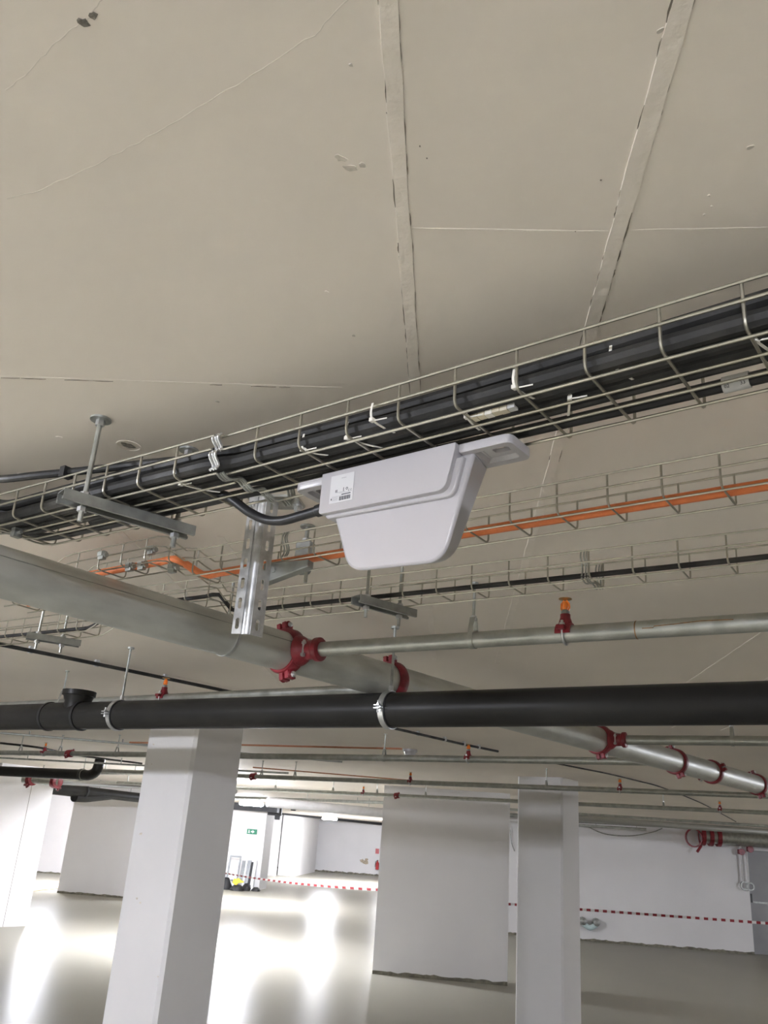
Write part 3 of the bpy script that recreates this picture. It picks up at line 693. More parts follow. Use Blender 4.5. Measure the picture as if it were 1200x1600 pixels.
def outlet(p, ax, bd, R, r, parent):                            # threaded / grooved branch outlet of a mechanical tee
    mb = MB(); b = unit(bd)
    mb.lathe(p + b * R * .9, b, [(0, r * 2.2), (R * .25, r * 1.9), (R * .5, r * 1.35), (R * .95, r * 1.35), (R * 1.05, r * 1.65), (R * 1.32, r * 1.65), (R * 1.38, r * 1.1)], 24)
    a, s, up = frame(ax)
    mb.box(p + b * R * 1.25 - UP * .004, .016, R * .22, .018, (b, np.cross(UP, b), UP))
    o = mb.build('branch_outlet', 'red', parent, bevel=.0015)
    c = p + b * R * 1.45 - np.cross(UP, b) * r * 1.2
    k = MB(); k.tube([c + UP * .028, c - UP * .028], .005, 8); k.lathe(c - UP * .026, UP, [(0, .0095), (.009, .0095)], 6); k.lathe(c + UP * .014, UP, [(0, .009), (.008, .009)], 6); k.build('bolt', 'galvshiny', o)
    return o

# branch lines: pixel points on the axis -> straight line at BZ
def bline(a, b, z=BZ): A, B = atz(*a, z), atz(*b, z); return A, unit(B - A), np.linalg.norm(B - A)
def meet(A, d):                                                 # where a branch meets the main in plan
    M_ = np.array([[d[0], -MD[0]], [d[1], -MD[1]]]); t = np.linalg.solve(M_, (mA - A)[:2]); return A + d * t[0]
def branch(label, a, b, ext0=0, ext1=0, r=BR, z=BZ, m='galv', tomain=None, group='galvanised sprinkler branch pipes'):
    A, d, L = bline(a, b, z); p0, p1 = A - d * ext0, A + d * (L + ext1)
    if tomain == 0: p0 = meet(A, d) + d * MR * .9
    if tomain == 1: p1 = meet(A, d) - d * MR * .9
    t = thing('sprinkler_branch_pipe', label, 'pipe', (p0 + p1) / 2 - UP * r, group)
    MB().tube([p0, p1], r, 20).build('pipe_body', m, t, angle=60)
    return t, A, d
b1, A1, d1 = branch('galvanised branch pipe running right from the first red tee, with an upright sprinkler', (510, 1014), (1180, 973), 0, 1.6, tomain=0)
c_ = meet(A1, d1); cpl1 = coupling(c_, MD, MR, mp, 1.35); outlet(c_, MD, d1, MR, BR, mp)
b2, A2, d2 = branch('galvanised branch pipe just behind the black drain pipe, meeting the grey main', (0, 1103), (531, 1079), 1.5, 0, .0215, tomain=1)
b3, A3, d3_ = branch('galvanised branch pipe running right from the lower red tee', (965, 1156), (1200, 1158), 0, 2.0, tomain=0)
c_ = meet(A3, d3_); coupling(c_, MD, MR, mp, 1.4); outlet(c_, MD, d3_, MR, BR, mp)
b4_, A4, d4_ = branch('long galvanised branch pipe passing behind the thick white column', (0, 1176), (1000, 1190), 3.0, 0, tomain=1)
b5, A5, d5 = branch('galvanised branch pipe crossing in front of the column top, ending at the main', (375, 1212.5), (1181, 1243), 2.2, 0, tomain=1)
b6, A6, d6 = branch('galvanised branch pipe running just before the top of the wall pier', (372, 1231.5), (1200, 1270), 2.5, 3)
b7, A7, d7 = branch('thicker shiny galvanised pipe along the white wall behind the column', (907, 1279), (1200, 1300), .6, 5, .05, 2.30, 'smoothzinc')
b8, A8, d8 = branch('thin galvanised pipe above the thicker shiny pipe by the wall', (907, 1272), (1200, 1291), 2, 5, .022, 2.36, 'galv')
for px, an in (((663, 1061), 1.45), ((1056, 1190), 1.2), ((1112, 1206), 2.8), ((1192, 1226), 1.2)):
    coupling(on_main(*px), MD, MR, mp, an, .046)
# more pipes further off under the ceiling
fars = [('galvanised pipe in the far aisle below the ceiling lamps', (372, 1246), (597, 1254), 2.42, .03, 'galv', 1.0, .2), ('pale insulated pipe run in the far aisle before the dark ducts', (447, 1256), (597, 1270), 2.25, .09, 'pale', .4, .6),
        ('galvanised pipe over the left aisle beside the upturned drain pipe', (150, 1207), (222, 1207), 2.36, .03, 'galv', .2, 1.5), ('bright galvanised pipe over the left aisle above the dark drain branch', (95, 1222), (218, 1228), 2.3, .05, 'smoothzinc', .3, 2),
        ('galvanised pipe under the left aisle ceiling behind the branch hangers', (0, 1184), (224, 1196), 2.42, .012, 'galvdark', 2, 2), ('thin conduit under the left aisle ceiling', (0, 1145), (224, 1164), 2.46, .010, 'galvdark', 2, 2),
        ('thin galvanised conduit crossing the right aisle ceiling', (907, 1283), (1055, 1291), 2.38, .04, 'galvdark', .4, .0), ('flat galvanised rail near the white wall top', (912, 1290), (1010, 1296), 2.33, .03, 'galv', .4, .0)]
for lb, a, b, z, r, m, e0, e1 in fars:
    A, d, L = bline(a, b, z); t = thing('service_pipe', lb, 'pipe', A + d * L / 2 - UP * r); MB().tube([A - d * e0, A + d * (L + e1)], r, 14).build('pipe_body', m, t, angle=60)
    for k in (.2, .85): c = A + d * L * k; MB().tube([c + UP * r * .8, V(c[0], c[1], CEIL - .001)], .006, 6).build('threaded_rod', 'galvdark', t)

# rust ring and drip marks on the first branch
rp = A1 + d1 * ((atz(1001, 989, BZ) - A1) @ d1); MB().ring(rp, d1, BR, BR + .0007, .003, 20).build('rust_ring', 'rust', b1)
sd = unit(np.cross(UP, d1)); sd = -sd if sd[1] > 0 else sd
MB().ribbon([rp + d1 * x + unit(sd * .9 + UP * y) * (BR + .0004) for x, y in ((.02, -.1), (.05, -.1), (.052, .05), (.10, .12), (.17, .3), (.25, .22))], unit(sd), .0006, .0022).build('rust_streak', 'rust', b1, smooth=False)

# ---------------------------------------------------------------- black drain pipe
DZ, DR = 2.19, .0622
D0, D1 = atz(0, 1121, DZ), atz(1200, 1098, DZ); DD = unit(D1 - D0)
def on_drain(px, py): return D0 + DD * ((atz(px, py, DZ) - D0) @ DD)
dp = thing('drain_pipe', 'thick black plastic drain pipe crossing below the grey main pipe', 'pipe', (D0 + D1) / 2 - UP * DR)
MB().tube([D0 - DD * 2, D1 + DD * 1.2], DR, 44).build('pipe_body', 'pvc', dp, angle=60)
# inspection tee: sleeve, rims, upright socket
tL, tR = on_drain(75, 1119), on_drain(125, 1118); tc_ = (tL + tR) / 2
MB().tube([tL, tR], DR * 1.045, 44).build('tee_sleeve', 'pvc', dp, angle=60)
for c in (tL, tR): MB().ring(c, DD, DR * .98, DR * 1.10, .016, 44).build('socket_rim', 'black', dp)
ts = on_drain(113, 1118) + UP * DR * .5
MB().lathe(ts, UP, [(0, .058), (.035, .060), (.060, .070), (.062, .077), (.085, .078), (.086, .070), (.072, .066)], 36).build('tee_socket', 'pvc', dp, angle=30)
def drain_clamp(px, py, label, rodtop):
    p = on_drain(px, py); t = thing('pipe_clamp', label, 'pipe clamp', p + UP * DR, 'ring clamps on the black drain pipe')
    MB().ring(p, DD, DR * 1.0, DR * 1.06, .030, 40).build('rubber_liner', 'black', t)
    MB().ring(p, DD, DR * 1.06, DR * 1.11, .022, 40).build('band', 'galvshiny', t)
    n = unit(np.cross(UP, DD)); n = n if n[1] < 0 else -n
    for sg in (1, -1):
        c = p + n * sg * DR * 1.28; mb = MB()
        mb.box(c + UP * .004, .011, .014, .0018, (DD, n, UP)); mb.box(c - UP * .006, .011, .014, .0018, (DD, n, UP)); mb.tube([c + UP * .022 + n * sg * .002, c - UP * .02 + n * sg * .002], .0035, 8); mb.lathe(c + UP * .006, UP, [(0, .007), (.006, .007)], 6)
        mb.build('clamp_ear', 'galvshiny', t)
    MB().lathe(p + UP * DR * 1.08, UP, [(0, .010), (.02, .010)], 6).build('boss', 'galvshiny', t)
    MB().tube([p + UP * DR * 1.08, V(p[0], p[1], CEIL)], .0052, 8).build('threaded_rod', 'galvdark', t)
    MB().lathe(V(p[0], p[1], CEIL - .008), UP, [(0, .016), (.008, .016)], 8).build('ceiling_anchor', 'galvdark', t)
drain_clamp(608, 1109, 'ring clamp on the black drain pipe below the strut, bright half band showing', None)
drain_clamp(184, 1117, 'ring clamp on the black drain pipe beside its inspection tee', None)

# ---------------------------------------------------------------- hangers
def hanger(p, d, r, label, group='loop hangers on sprinkler branches'):
    """pear-shaped strap round the pipe, nut, rod to the ceiling"""
    t = thing('pipe_hanger', label, 'pipe hanger', p + UP * r, group)
    s = unit(np.cross(UP, d)); R = r + .0015; pts = []
    hk = .042
    pts.append(p + UP * (R + hk) + s * .008)
    for i in range(17):
        q = math.radians(25) - math.radians(230) * i / 16; pts.append(p + s * R * math.cos(q) + UP * R * math.sin(q))
    pts.append(p + UP * (R + hk) - s * .008)
    MB().ribbon(pts, d, .016, .0022, closed=True).build('strap', 'galv', t)
    top = p + UP * (R + hk)
    MB().lathe(top - UP * .008, UP, [(0, .0095), (.014, .0095)], 6).build('nut', 'galvshiny', t)
    MB().tube([top - UP * .012, V(p[0], p[1], CEIL)], .0045, 8).build('threaded_rod', 'galv', t)
    MB().lathe(V(p[0], p[1], CEIL - .006), UP, [(0, .012), (.006, .012)], 8).build('ceiling_anchor', 'galvdark', t)
    return t
def pt_on(A, d, px, py, z=BZ): return A + d * ((atz(px, py, z) - A) @ d)
hanger(pt_on(A1, d1, 739, 1000), d1, BR, 'loop hanger on the branch pipe right of the antenna')
hanger(pt_on(A2, d2, 97, 1099), d2, .0215, 'loop hanger on the branch pipe behind the drain inspection tee')
hanger(pt_on(A3, d3_, 1144, 1157), d3_, BR, 'loop hanger on the branch pipe from the lower red tee')
hanger(pt_on(A4, d4_, 579, 1180), d4_, BR, 'loop hanger on the long branch pipe beside the orange conduit')
for px, lb in ((165, 'loop hanger on the long branch pipe above the upturned drain pipe'), (84, 'loop hanger on the long branch pipe beside its red coupling'), (28, 'loop hanger on the long branch pipe near the ceiling cable end')):
    hanger(pt_on(A4, d4_, px, 1176), d4_, BR, lb)
for px, lb in ((462, 'loop hanger on the column-top branch above the far lamp'), (855, 'loop hanger on the branch pipe over the column by the tape'), (410, 'loop hanger on the column-top branch near its red coupling')):
    hanger(pt_on(A5, d5, px, 1216 + (px - 462) * .038), d5, BR, lb)
for px, lb in ((665, 'loop hanger on the branch over the wall pier'), (589, 'loop hanger beside the wall pier corner'), (520, 'loop hanger on the wall pier branch over the far aisle'), (1037, 'loop hanger on the wall pier branch right of the column'), (430, 'loop hanger on the wall pier branch next to the bright lamp')):
    hanger(pt_on(A6, d6, px, 1231.5 + (px - 372) * .0465), d6, BR, lb)
# strap loop round the main under the slotted bracket
lp = on_main(372, 990); t = thing('pipe_hanger', 'thin bright strap loop under the grey main pipe below the slotted bracket', 'pipe hanger', lp + UP * MR)
MB().ring(lp, MD, MR + .0005, MR + .0025, .010, 40).build('strap', 'galvshiny', t); MB().tube([lp + UP * MR, V(lp[0], lp[1], CEIL)], .005, 8).build('threaded_rod', 'galv', t)

# ---------------------------------------------------------------- sprinklers
def sprinkler(p, d, r, label):
    t = thing('fire_sprinkler', label, 'sprinkler', p + UP * r, 'upright sprinklers on the branch pipes')
    s = unit(np.cross(UP, d)); mb = MB()
    # red saddle: half shell, ears, boss
    vs = []; n = 12
    for x in (-.022, .022):
        for rr in (r * 1.02, r * 1.28):
            for i in range(n + 1):
                q = math.radians(-5) + math.radians(190) * i / n; vs.append(p + d * x + (s * math.cos(q) + UP * math.sin(q)) * rr)
    k = n + 1; fs = []
    for i in range(n): fs += [(i, i + 1, k + i + 1, k + i), (2 * k + i, 3 * k + i, 3 * k + i + 1, 2 * k + i + 1), (k + i, k + i + 1, 3 * k + i + 1, 3 * k + i), (i, 2 * k + i, 2 * k + i + 1, i + 1)]
    fs += [(0, k, 3 * k, 2 * k), (n, 2 * k + n, 3 * k + n, k + n)]
    mb.add(vs, fs)
    mb.lathe(p + UP * r * .9, UP, [(0, .021), (.012, .019), (.026, .0145), (.036, .0145)], 14)
    for sg in (-1, 1): mb.box(p + s * sg * (r + .010) + UP * .012, .012, .012, .006, (d, s, UP))
    mb.build('saddle', 'red', t, bevel=.001)
    u = []
    for i in range(17):
        q = math.pi + math.pi * i / 16; u.append(p + (s * math.cos(q) + UP * math.sin(q)) * (r + .004))
    u = [u[0] + UP * .034] + u + [u[-1] + UP * .034]
    MB().tube(u, .0040, 8).build('u_bolt', 'galvshiny', t)
    for sg in (-1, 1): MB().lathe(p + s * sg * (r + .004) + UP * .019, UP, [(0, .0075), (.008, .0075)], 6).build('nut', 'galvshiny', t)
    h0 = p + UP * (r * .9 + .036)
    MB().lathe(h0, UP, [(0, .012), (.008, .012), (.012, .009)], 8).build('thread_body', 'galvdark', t)
    f = MB()
    for sg in (-1, 1): f.tube([h0 + UP * .010 + d * sg * .008, h0 + UP * .018 + d * sg * .012, h0 + UP * .030 + d * sg * .011, h0 + UP * .040 + d * sg * .003], .0028, 6)
    f.build('frame_arms', 'orangepaint', t)
    MB().lathe(h0 + UP * .011, UP, [(0, .004), (.006, .008), (.020, .008), (.026, .004)], 10).build('glass_bulb', 'orangepaint', t)
    MB().lathe(h0 + UP * .040, UP, [(0, .004), (.003, .010), (.004, .019), (.0055, .019), (.006, .004)], 14).build('deflector', 'brass', t)
    return t
sprinkler(pt_on(A1, d1, 885, 992), d1, BR, 'upright sprinkler with orange bulb on the branch right of the antenna')
sprinkler(pt_on(A2, d2, 257, 1092), d2, .0215, 'upright sprinkler with orange bulb behind the drain pipe')
sprinkler(pt_on(A4, d4_, 714, 1182), d4_, BR, 'upright sprinkler touching the end of the black ceiling cable')
sprinkler(pt_on(A4, d4_, 62, 1176), d4_, BR, 'upright sprinkler on the long branch over the left aisle')
sprinkler(pt_on(A5, d5, 633, 1221), d5, BR, 'small upright sprinkler above the wall pier corner')
sprinkler(pt_on(A5, d5, 966, 1234), d5, BR, 'upright sprinkler on the branch below the red ring couplings')
sprinkler(pt_on(A6, d6, 570, 1241), d6, BR, 'small upright sprinkler beside the wall pier corner coupling')
sprinkler(pt_on(A6, d6, 1124, 1266), d6, BR, 'upright sprinkler near the white wall under the main pipe end')
def ring_coupling(A, d, px, py, parent): coupling(pt_on(A, d, px, py), d, BR * 1.25, parent, .7, .07)
ring_coupling(A4, d4_, 98, 1176, b4_); ring_coupling(A5, d5, 394, 1213, b5); ring_coupling(A6, d6, 602, 1240, b6)

# ---------------------------------------------------------------- cables on the ceiling
def ceil_cable(label, pts, r, clips, z=None):
    z = z or CEIL - r - .012
    P = [atz(x, y, z) for x, y in pts]; t = thing('ceiling_cable', label, 'cable', P[len(P) // 2], None)
    MB().tube(catmull(P, 5), r, 8).build('sheath', 'rubber' if r > .006 else 'dark', t)
    for x, y in clips:
        c = atz(x, y, z); mb = MB(); d = unit(P[-1] - P[0]); mb.ring(c, d, r, r + .003, .02, 12); mb.box(c + UP * (r + .006), .010, .010, .006, (d, np.cross(UP, d), UP)); mb.build('cable_clip', 'greytag', t)
    return t
ceil_cable('black cable clipped along the ceiling, passing behind the black drain pipe', [(-60, 995), (0, 1007), (120, 1031), (240, 1056), (345, 1078), (480, 1107), (620, 1139), (720, 1162), (778, 1174)], .0095, [(48, 1017), (151, 1038), (258, 1060), (653, 1147), (695, 1156), (725, 1163), (748, 1168)])
ceil_cable('thin dark cable sagging along the ceiling towards the right wall', [(850, 1189), (905, 1200), (950, 1209), (1000, 1221), (1030, 1229), (1075, 1246), (1110, 1262), (1150, 1284)], .007, [])
ceil_cable('thin dark cable along the left aisle ceiling', [(0, 1161), (60, 1168), (120, 1180), (222, 1193)], .012, [])
oc = atz(375, 1164, 2.47); oe = atz(628, 1170, 2.47)
tag(MB().tube([oc - (oe - oc) * .8, oe], .008, 8).build('orange_conduit', 'copper'), 'thin orange conduit leading to the smoke detector', 'conduit')
oc2, oe2 = atz(395, 1199, 2.45), atz(600, 1216, 2.45)
tag(MB().tube(catmull([oc2, (oc2 + oe2) / 2, oe2, oe2 + (oe2 - oc2) * .25], 3), .008, 6).build('orange_conduit', 'copper'), 'thin orange conduit above the far aisle lamps', 'conduit')
sd_ = atz(641, 1171, CEIL); t = thing('smoke_detector', 'white round smoke detector on the ceiling at the orange conduit end', 'smoke detector', sd_ - UP * .05)
MB().lathe(sd_ - UP * .022, UP, [(0, .062), (.022, .064)], 24).build('base', 'plastic', t); MB().lathe(sd_ - UP * .052, UP, [(0, .030), (.006, .045), (.030, .052)], 24).build('sensor', 'plastic', t)

# ---------------------------------------------------------------- left aisle drain pipes
q0, q1 = atz(-40, 1203, 2.28), atz(128, 1210.5, 2.28); qd = unit(q1 - q0); qe = atz(160, 1185, 2.45)
el_ = [q0 - qd * 3, q0, q1, q1 + qd * .14, q1 + qd * .24 + UP * .05, q1 + qd * .27 + UP * .14, q1 + qd * .28 + UP * .215]
up_ = thing('drain_pipe', 'black drain pipe ending in an upturned elbow over the left aisle', 'pipe', (q0 + q1) / 2)
MB().tube(el_[:3], .068, 24).build('pipe_body', 'pvc', up_, angle=60)
MB().tube(catmull(el_[2:], 4), .068, 24).build('elbow', 'pvc', up_, angle=60)
MB().ring(q1, qd, .068, .078, .04, 24).build('socket_rim', 'black', up_)
hc = q0 + qd * ((atz(128, 1210, 2.28) - q0) @ qd) - qd * .05
MB().ring(hc, qd, .068, .074, .03, 24).build('clamp_band', 'galv', up_); MB().tube([hc + UP * .07, V(hc[0], hc[1], CEIL)], .006, 6).build('threaded_rod', 'galvdark', up_)
k0, k1 = atz(92, 1232, 2.24), atz(214, 1246, 2.24); kd = unit(k1 - k0)
bd = thing('drain_pipe', 'dark drain pipe with a wide branch fitting above the white wall stub', 'pipe', (k0 + k1) / 2)
MB().tube([k0 - kd * .4, k1 + kd * 1.2], .10, 28).build('pipe_body', 'pvc', bd, angle=60)
kq = k0 + kd * .75
MB().tube([k0 - kd * .3, kq], .125, 28).build('socket', 'pvc', bd, angle=60)
MB().ring(kq, kd, .1, .14, .06, 28).build('socket_rim', 'black', bd)
for c in (kq + kd * .5, kq + kd * 1.6): MB().tube([c + UP * .09, V(c[0], c[1], CEIL)], .006, 6).build('threaded_rod', 'galvdark', bd)
MB().tube(catmull([kq + kd * .9 - UP * .02, kq + kd * .35 - UP * .09, kq + kd * .1 - UP * .12, kq - kd * .25 - UP * .13], 4), .09, 20).build('branch_arm', 'pvc', bd, angle=60)
# red capped pipe stub at the top of the broad column
r0, r1 = atz(36, 1216, 2.34), atz(94, 1222, 2.34); rd = unit(r1 - r0); yv = cB3[1] - .25
r0, r1 = aty(36, 1216, yv), aty(92, 1222, yv); rd = unit(r1 - r0)
rs = thing('capped_pipe', 'short grey pipe between two red couplings at the top of the broad column', 'pipe', (r0 + r1) / 2)
MB().tube([r0, r1], .07, 20).build('pipe_body', 'galv', rs, angle=60)
coupling(r0 + rd * .14, unit(rd + V(-.1, -.7, 0)), .085, rs, 1.0, .12); coupling(r1 - rd * .05, unit(rd + V(-.1, -.7, 0)), .085, rs, 2.2, .12)
MB().tube([V(r0[0] + .3, r0[1], r0[2]), V(r0[0] + .3, r0[1], CEIL)], .008, 6).build('threaded_rod', 'galvdark', rs)

# ================================================================ FAR BACKGROUND
# dark ducts and beams over the far aisle
dz0 = aty(366, 1258, 27.5); dz1 = aty(598, 1286, 27.5)
def duct(A, B, dep, lb):
    zt_ = CEIL - .004; mb = MB(); q4 = [A, A + Hh * dep, B + Hh * dep, B]
    mb.add(q4 + [V(q_[0], q_[1], zt_) for q_ in q4], [(0, 1, 2, 3), (7, 6, 5, 4), (0, 4, 5, 1), (1, 5, 6, 2), (2, 6, 7, 3), (3, 7, 4, 0)])
    tag(mb.build('dark_duct', 'dark', smooth=False), lb, 'duct')
A = aty(352, 1264, 28.0); B = A + G * 1.62; B[2] = A[2]
duct(A, B, .4, 'dark insulated duct above the exit sign wall')
duct(aty(404, 1269, 37.4), aty(600, 1290, 44.5), .25, 'dark insulated duct under the far aisle ceiling')
# the dark structure hides the ceiling above the walls
for i, (a, b, Y) in enumerate((((440, 1243), (470, 1262), 30), ((420, 1262), (440, 1270), 29))):
    c = aty((a[0] + b[0]) / 2, (a[1] + b[1]) / 2, Y); mb = MB(); mb.box(c, .22, .1, .16, (G, Hh, UP)); mb.box(c - UP * .12 + G * .1, .08, .08, .16, (G, Hh, UP))
    tag(mb.build('duct_box', 'dark', smooth=False, bevel=.02), ('black junction box above the pale insulated pipe', 'black box on the dark duct')[i], 'box')
# exit sign
e = aty(394, 1299.5, wa1[1] - .14 + .09 * 0); sg = thing('exit_sign', 'green exit sign with white arrow and figure on the white wall', 'sign', e)
ey = (wa1 - G * .35); n_ = Hh
d = ray(394, 1299.5); tt = ((wa1 - EYE) @ n_) / (d @ n_); e = EYE + d * tt; ORG[sg.name] = e; sg.location = Vector(e)
MB().box(e - n_ * .02, .16, .02, .075, (G, n_, UP)).build('panel', 'green', sg, smooth=False)
ec = e - n_ * .043
MB().prism([ec + G * x + UP * z for x, z in ((-.03, .02), (.02, .02), (.02, .05), (.09, 0), (.02, -.05), (.02, -.02), (-.03, -.02))], -n_ * .004).build('arrow', 'signw', sg, smooth=False)
MB().prism([ec + G * x + UP * z for x, z in ((-.13, -.05), (-.10, .02), (-.12, .045), (-.085, .05), (-.07, .0), (-.06, -.05), (-.085, -.05), (-.09, -.02), (-.11, -.05))], -n_ * .004).build('figure', 'signw', sg, smooth=False)

# leaning boards and tools in front of that wall
def onwall(x, off): 
    d = ray(x, 1380); n = Hh; t_ = ((wa1 - EYE) @ n - off) / (d @ n); p = EYE + d * t_; return V(p[0], p[1], 0)
for i, (x0, x1, hgt, m, off, lb) in enumerate(((372, 377, .78, 'board', .42, 'dark grey board leaning by the exit sign wall, first of the stack'), (377.5, 381, .80, 'boardlite', .40, 'pale board leaning in the stack beside the dark trestle'), (382, 386.5, .80, 'board', .38, 'grey board leaning in the middle of the stack'),
                                              (387, 390, .76, 'dark', .36, 'narrow black board leaning in the stack'), (390.5, 395.5, .82, 'boardlite', .34, 'palest board leaning at the end of the stack'), (361, 367, .5, 'boardlite', .40, 'low pale board leaning inside the dark trestle'))):
    a, b = onwall(x0, off), onwall(x1, off); hgt *= 1.05
    lean = Hh * .22
    tag(MB().prism([a, b, b + UP * hgt + lean, a + UP * hgt + lean], Hh * .05).build('leaning_board', m, smooth=False), lb, 'board', 'boards leaning by the sign wall')
a, b = onwall(353, .5), onwall(369, .5); lean = Hh * .2
fr = thing('trestle', 'dark grey open trestle leaning by the exit sign wall', 'trestle', (a + b) / 2)
for p, q_ in ((a, a + UP * .95 + lean), (b, b + UP * .95 + lean), (a + UP * .93 + lean, b + UP * .93 + lean), (a + UP * .25 + lean * .26, b + UP * .25 + lean * .26)):
    MB().tube([p, q_], .03, 6).build('bar', 'board', fr, smooth=False)
yt = onwall(371, 1.0); yl = thing('yellow_tool', 'small yellow power tool on a black bag by the leaning boards', 'tool', yt)
mb = MB(); mb.prism([yt + G * x + UP * z + UP * .22 for x, z in ((-.14, 0), (-.1, .12), (-.03, .10), (.02, .14), (.12, .08), (.2, .06), (.2, .02), (.05, 0), (0, -.06), (-.06, -.06))], -Hh * .1); mb.build('casing', 'yellow', yl, smooth=False, bevel=.01)
def sack(x, off, hw, hh, lb, m='dark'):
    p = onwall(x, off); mb = MB(); mb.lathe(p, UP, [(0, hw), (hh * .3, hw * 1.06), (hh * .7, hw * .85), (hh, hw * .35), (hh * 1.02, 0)], 12)
    for i, vv in enumerate(mb.v): mb.v[i] = (vv[0] + random.uniform(-.02, .02), vv[1] + random.uniform(-.02, .02), max(0, vv[2] + (random.uniform(-.02, .02) if vv[2] > .02 else 0)))
    tag(mb.build('black_bag', m), lb, 'bag', 'black bags by the sign wall')
sack(353, .8, .18, .32, 'black bag on the floor inside the dark trestle'); sack(371, 1.0, .20, .16, 'black bag under the yellow power tool'); sack(386, .72, .13, .2, 'black bag in front of the leaning boards'); sack(401, .55, .13, .1, 'small black bag beside the palest board')

# far wall: extinguisher, sign, old plaster patch, small fittings
def onback(x, y, off=0.0):
    d = ray(x, y); n = Hh; t_ = ((bk - EYE) @ n - off) / (d @ n); return EYE + d * t_
p = onback(589.5, 1353, .12); ex = thing('fire_extinguisher', 'red fire extinguisher on the far end wall', 'fire extinguisher', p - UP * .2)
MB().lathe(p - UP * .17, UP, [(0, .085), (.30, .085), (.36, .04), (.40, .03)], 14).build('cylinder', 'fire', ex); MB().box(p + UP * .25, .03, .05, .02).build('valve', 'black', ex, smooth=False); MB().tube([p + UP * .25, p + UP * .2 - G * .1, p - UP * .05 - G * .11], .012, 6).build('hose', 'black', ex)
p = onback(589.5, 1330, .01); tag(MB().box(p, .09, .008, .12, (G, Hh, UP)).build('fire_sign', 'fire', smooth=False), 'red fire equipment sign above the extinguisher', 'sign')
p = onback(577, 1345, .002)
for x, y, r in ((566, 1345, .12), (571, 1347, .17), (573, 1343, .10)):
    c = onback(x, y, .0); pts = []
    for i in range(9):
        qq = 6.283 * i / 9; rr = r * random.uniform(.7, 1.2); pts.append(c + G * math.cos(qq) * rr + UP * math.sin(qq) * rr * .7)
    MB().prism(pts, -Hh * .006).build('bare_plaster', 'stain', wbk, smooth=False)

# red and white barrier tapes
def tape(A, B, label, sag=.05, pitch=.056, w=.034):
    d = B - A; L = np.linalg.norm(d); n = int(L / pitch); mb = MB(); vs = []
    nn = unit(np.cross(UP, d)) * .0008
    for i in range(n + 1):
        t_ = i / n; c = A + d * t_ - UP * sag * 4 * t_ * (1 - t_)
        tw = .3 * math.sin(t_ * 9); up2 = UP * math.cos(tw) + unit(np.cross(UP, d)) * math.sin(tw)
        vs += [c - up2 * w / 2 - nn, c + up2 * w / 2 - nn, c + up2 * w / 2 + nn, c - up2 * w / 2 + nn]
    for i in range(n):
        mb.mi = i % 2; a, b = i * 4, i * 4 + 4
        mb.f += [(a + j, b + j, b + (j + 1) % 4, a + (j + 1) % 4) for j in range(4)]; mb.m += [mb.mi] * 4
    mb.v = [tuple(p) for p in vs]
    return tag(mb.build('barrier_tape', ['taper', 'tapew'], smooth=False), label, 'barrier tape')
tp0 = aty(792, 1412.5, mR[1] + .36); tp1 = aty(1204, 1443, 12.6)
tape(tp0, tp1 + (tp1 - tp0) * .25, 'red and white barrier tape stretched before the long white wall', .0)
ta = aty(594, 1390.5, mL[1] + .3); tb = aty(340, 1362, 22)
tape(ta, tb, 'red and white barrier tape sagging across the far aisle', .05, .16)

# right wall fittings -------------------------------------------------------
def onright(x, y, off=0.0):
    d = ray(x, y); t_ = ((rR - EYE) @ Hh - off) / (d @ Hh); return EYE + d * t_
rm = thing('riser_pipes', 'two slim vertical pipes with valves and ring ends beside the grey door', 'pipe', onright(1162, 1380, .1))
for i, (xa, ya, xb, yb) in enumerate(((1157, 1322, 1161, 1380), (1165.5, 1322, 1168, 1381))):
    a, b = onright(xa, ya, .12), onright(xb, yb, .12); MB().tube([a + UP * .05, V(a[0], a[1], b[2])], .022, 10).build('riser', 'pale', rm)
    MB().ring(V(a[0], a[1], b[2]) - UP * .05 + G * .02, Hh, .06, .09, .05, 18).build('ring_end', 'galvdark', rm)
for x, y in ((1157.5, 1331), (1171, 1327)):
    c = onright(x, y, .16); mb = MB(); mb.box(c, .06, .05, .05, (G, Hh, UP)); mb.lathe(c - Hh * .05, -Hh, [(0, .07), (.03, .07)], 10); mb.build('valve', 'red', rm, bevel=.006)
MB().tube(catmull([onright(1160, 1304, .14), onright(1163, 1313, .14), onright(1170, 1318, .14)], 4), .035, 8).build('hose_bend', 'dark', rm)
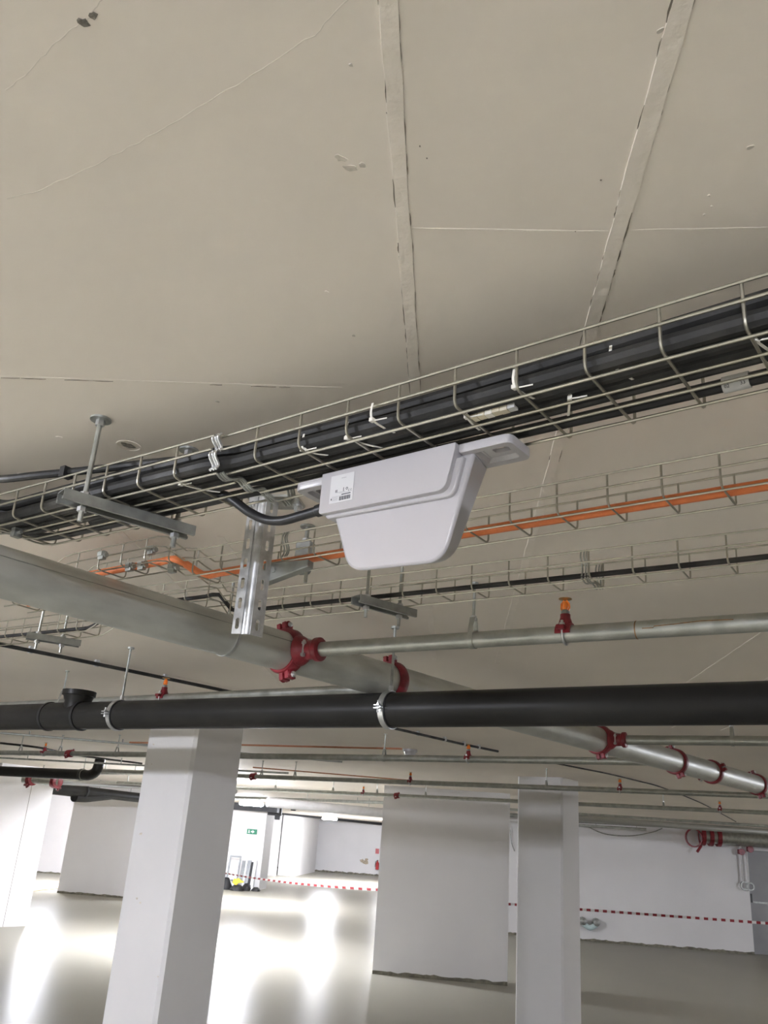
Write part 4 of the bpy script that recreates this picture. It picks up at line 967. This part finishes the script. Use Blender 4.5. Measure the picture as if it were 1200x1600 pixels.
rw = thing('capped_pipe', 'grey pipe along the wall top ending in dark red couplings', 'pipe', onright(1100, 1306, .2))
a, b = onright(1095, 1306, .25), onright(1200, 1316, .25); MB().tube([a, a + G * 4.5], .15, 20).build('pipe_body', 'galv', rw, angle=60)
for k in (.03, .2, .37): MB().ring(a + G * k, G, .14, .20, .08, 20).build('coupling', 'red', rw)
MB().ring(a - G * .15 - UP * .05, unit(Hh + G * .8), .17, .20, .04, 24).build('hanger_loop', 'red', rw); MB().tube([a - UP * .2, a - UP * .34 - G * .1], .03, 8).build('drain_stub', 'red', rw)
pb = thing('wall_bumper', 'pale teal bar between two dark wall knobs low on the long white wall', 'bumper', onright(921, 1447, .1))
a, b = onright(911, 1443, .1), onright(932, 1445, .1); MB().tube(catmull([a, (a + b) / 2 - UP * .07, b], 4), .055, 10).build('bar', 'teal', pb)
for c in (a, b): MB().lathe(c + UP * .04 + Hh * .08, -Hh, [(0, .09), (.14, .07), (.16, .03)], 12).build('knob', 'galvdark', pb)
cable('loose_wire', 'thin grey wire drooping along the long white wall top', [onright(917, 1291, .06), onright(945, 1303, .06), onright(985, 1306, .06), onright(1020, 1300, .06), onright(1035, 1294, .06)], .012, 'galvdark', seg=6)
cable('loose_wire', 'thin grey wire hanging beside the wall pier edge', [onright(797, 1296, .06), onright(799, 1315, .06), onright(804, 1330, .06)], .012, 'galvdark', seg=6)
mb = MB(); 
for i, y in enumerate((1266, 1274, 1281)):
    a, b = onright(795, y, .3 + .1 * i), onright(812, y + 1, .3 + .1 * i)
    tag(MB().tube([a - G * .5, b + G * .6], .045, 10).build('service_pipe', ('galvdark', 'galv', 'pale')[i], angle=60), ('upper', 'middle', 'lower')[i] + ' of three pipes showing in the gap beside the wall pier', 'pipe')

# cardboard in the bright alley
c0, c1, c2_, c3_ = atz(52, 1393, 0), atz(90, 1389, 0), atz(93, 1378, 0), atz(56, 1381, 0)
tag(MB().prism([c0, c1, c2_, c3_], UP * .02).build('cardboard_sheet', 'card', smooth=False), 'flattened cardboard sheet on the floor of the bright alley', 'cardboard')
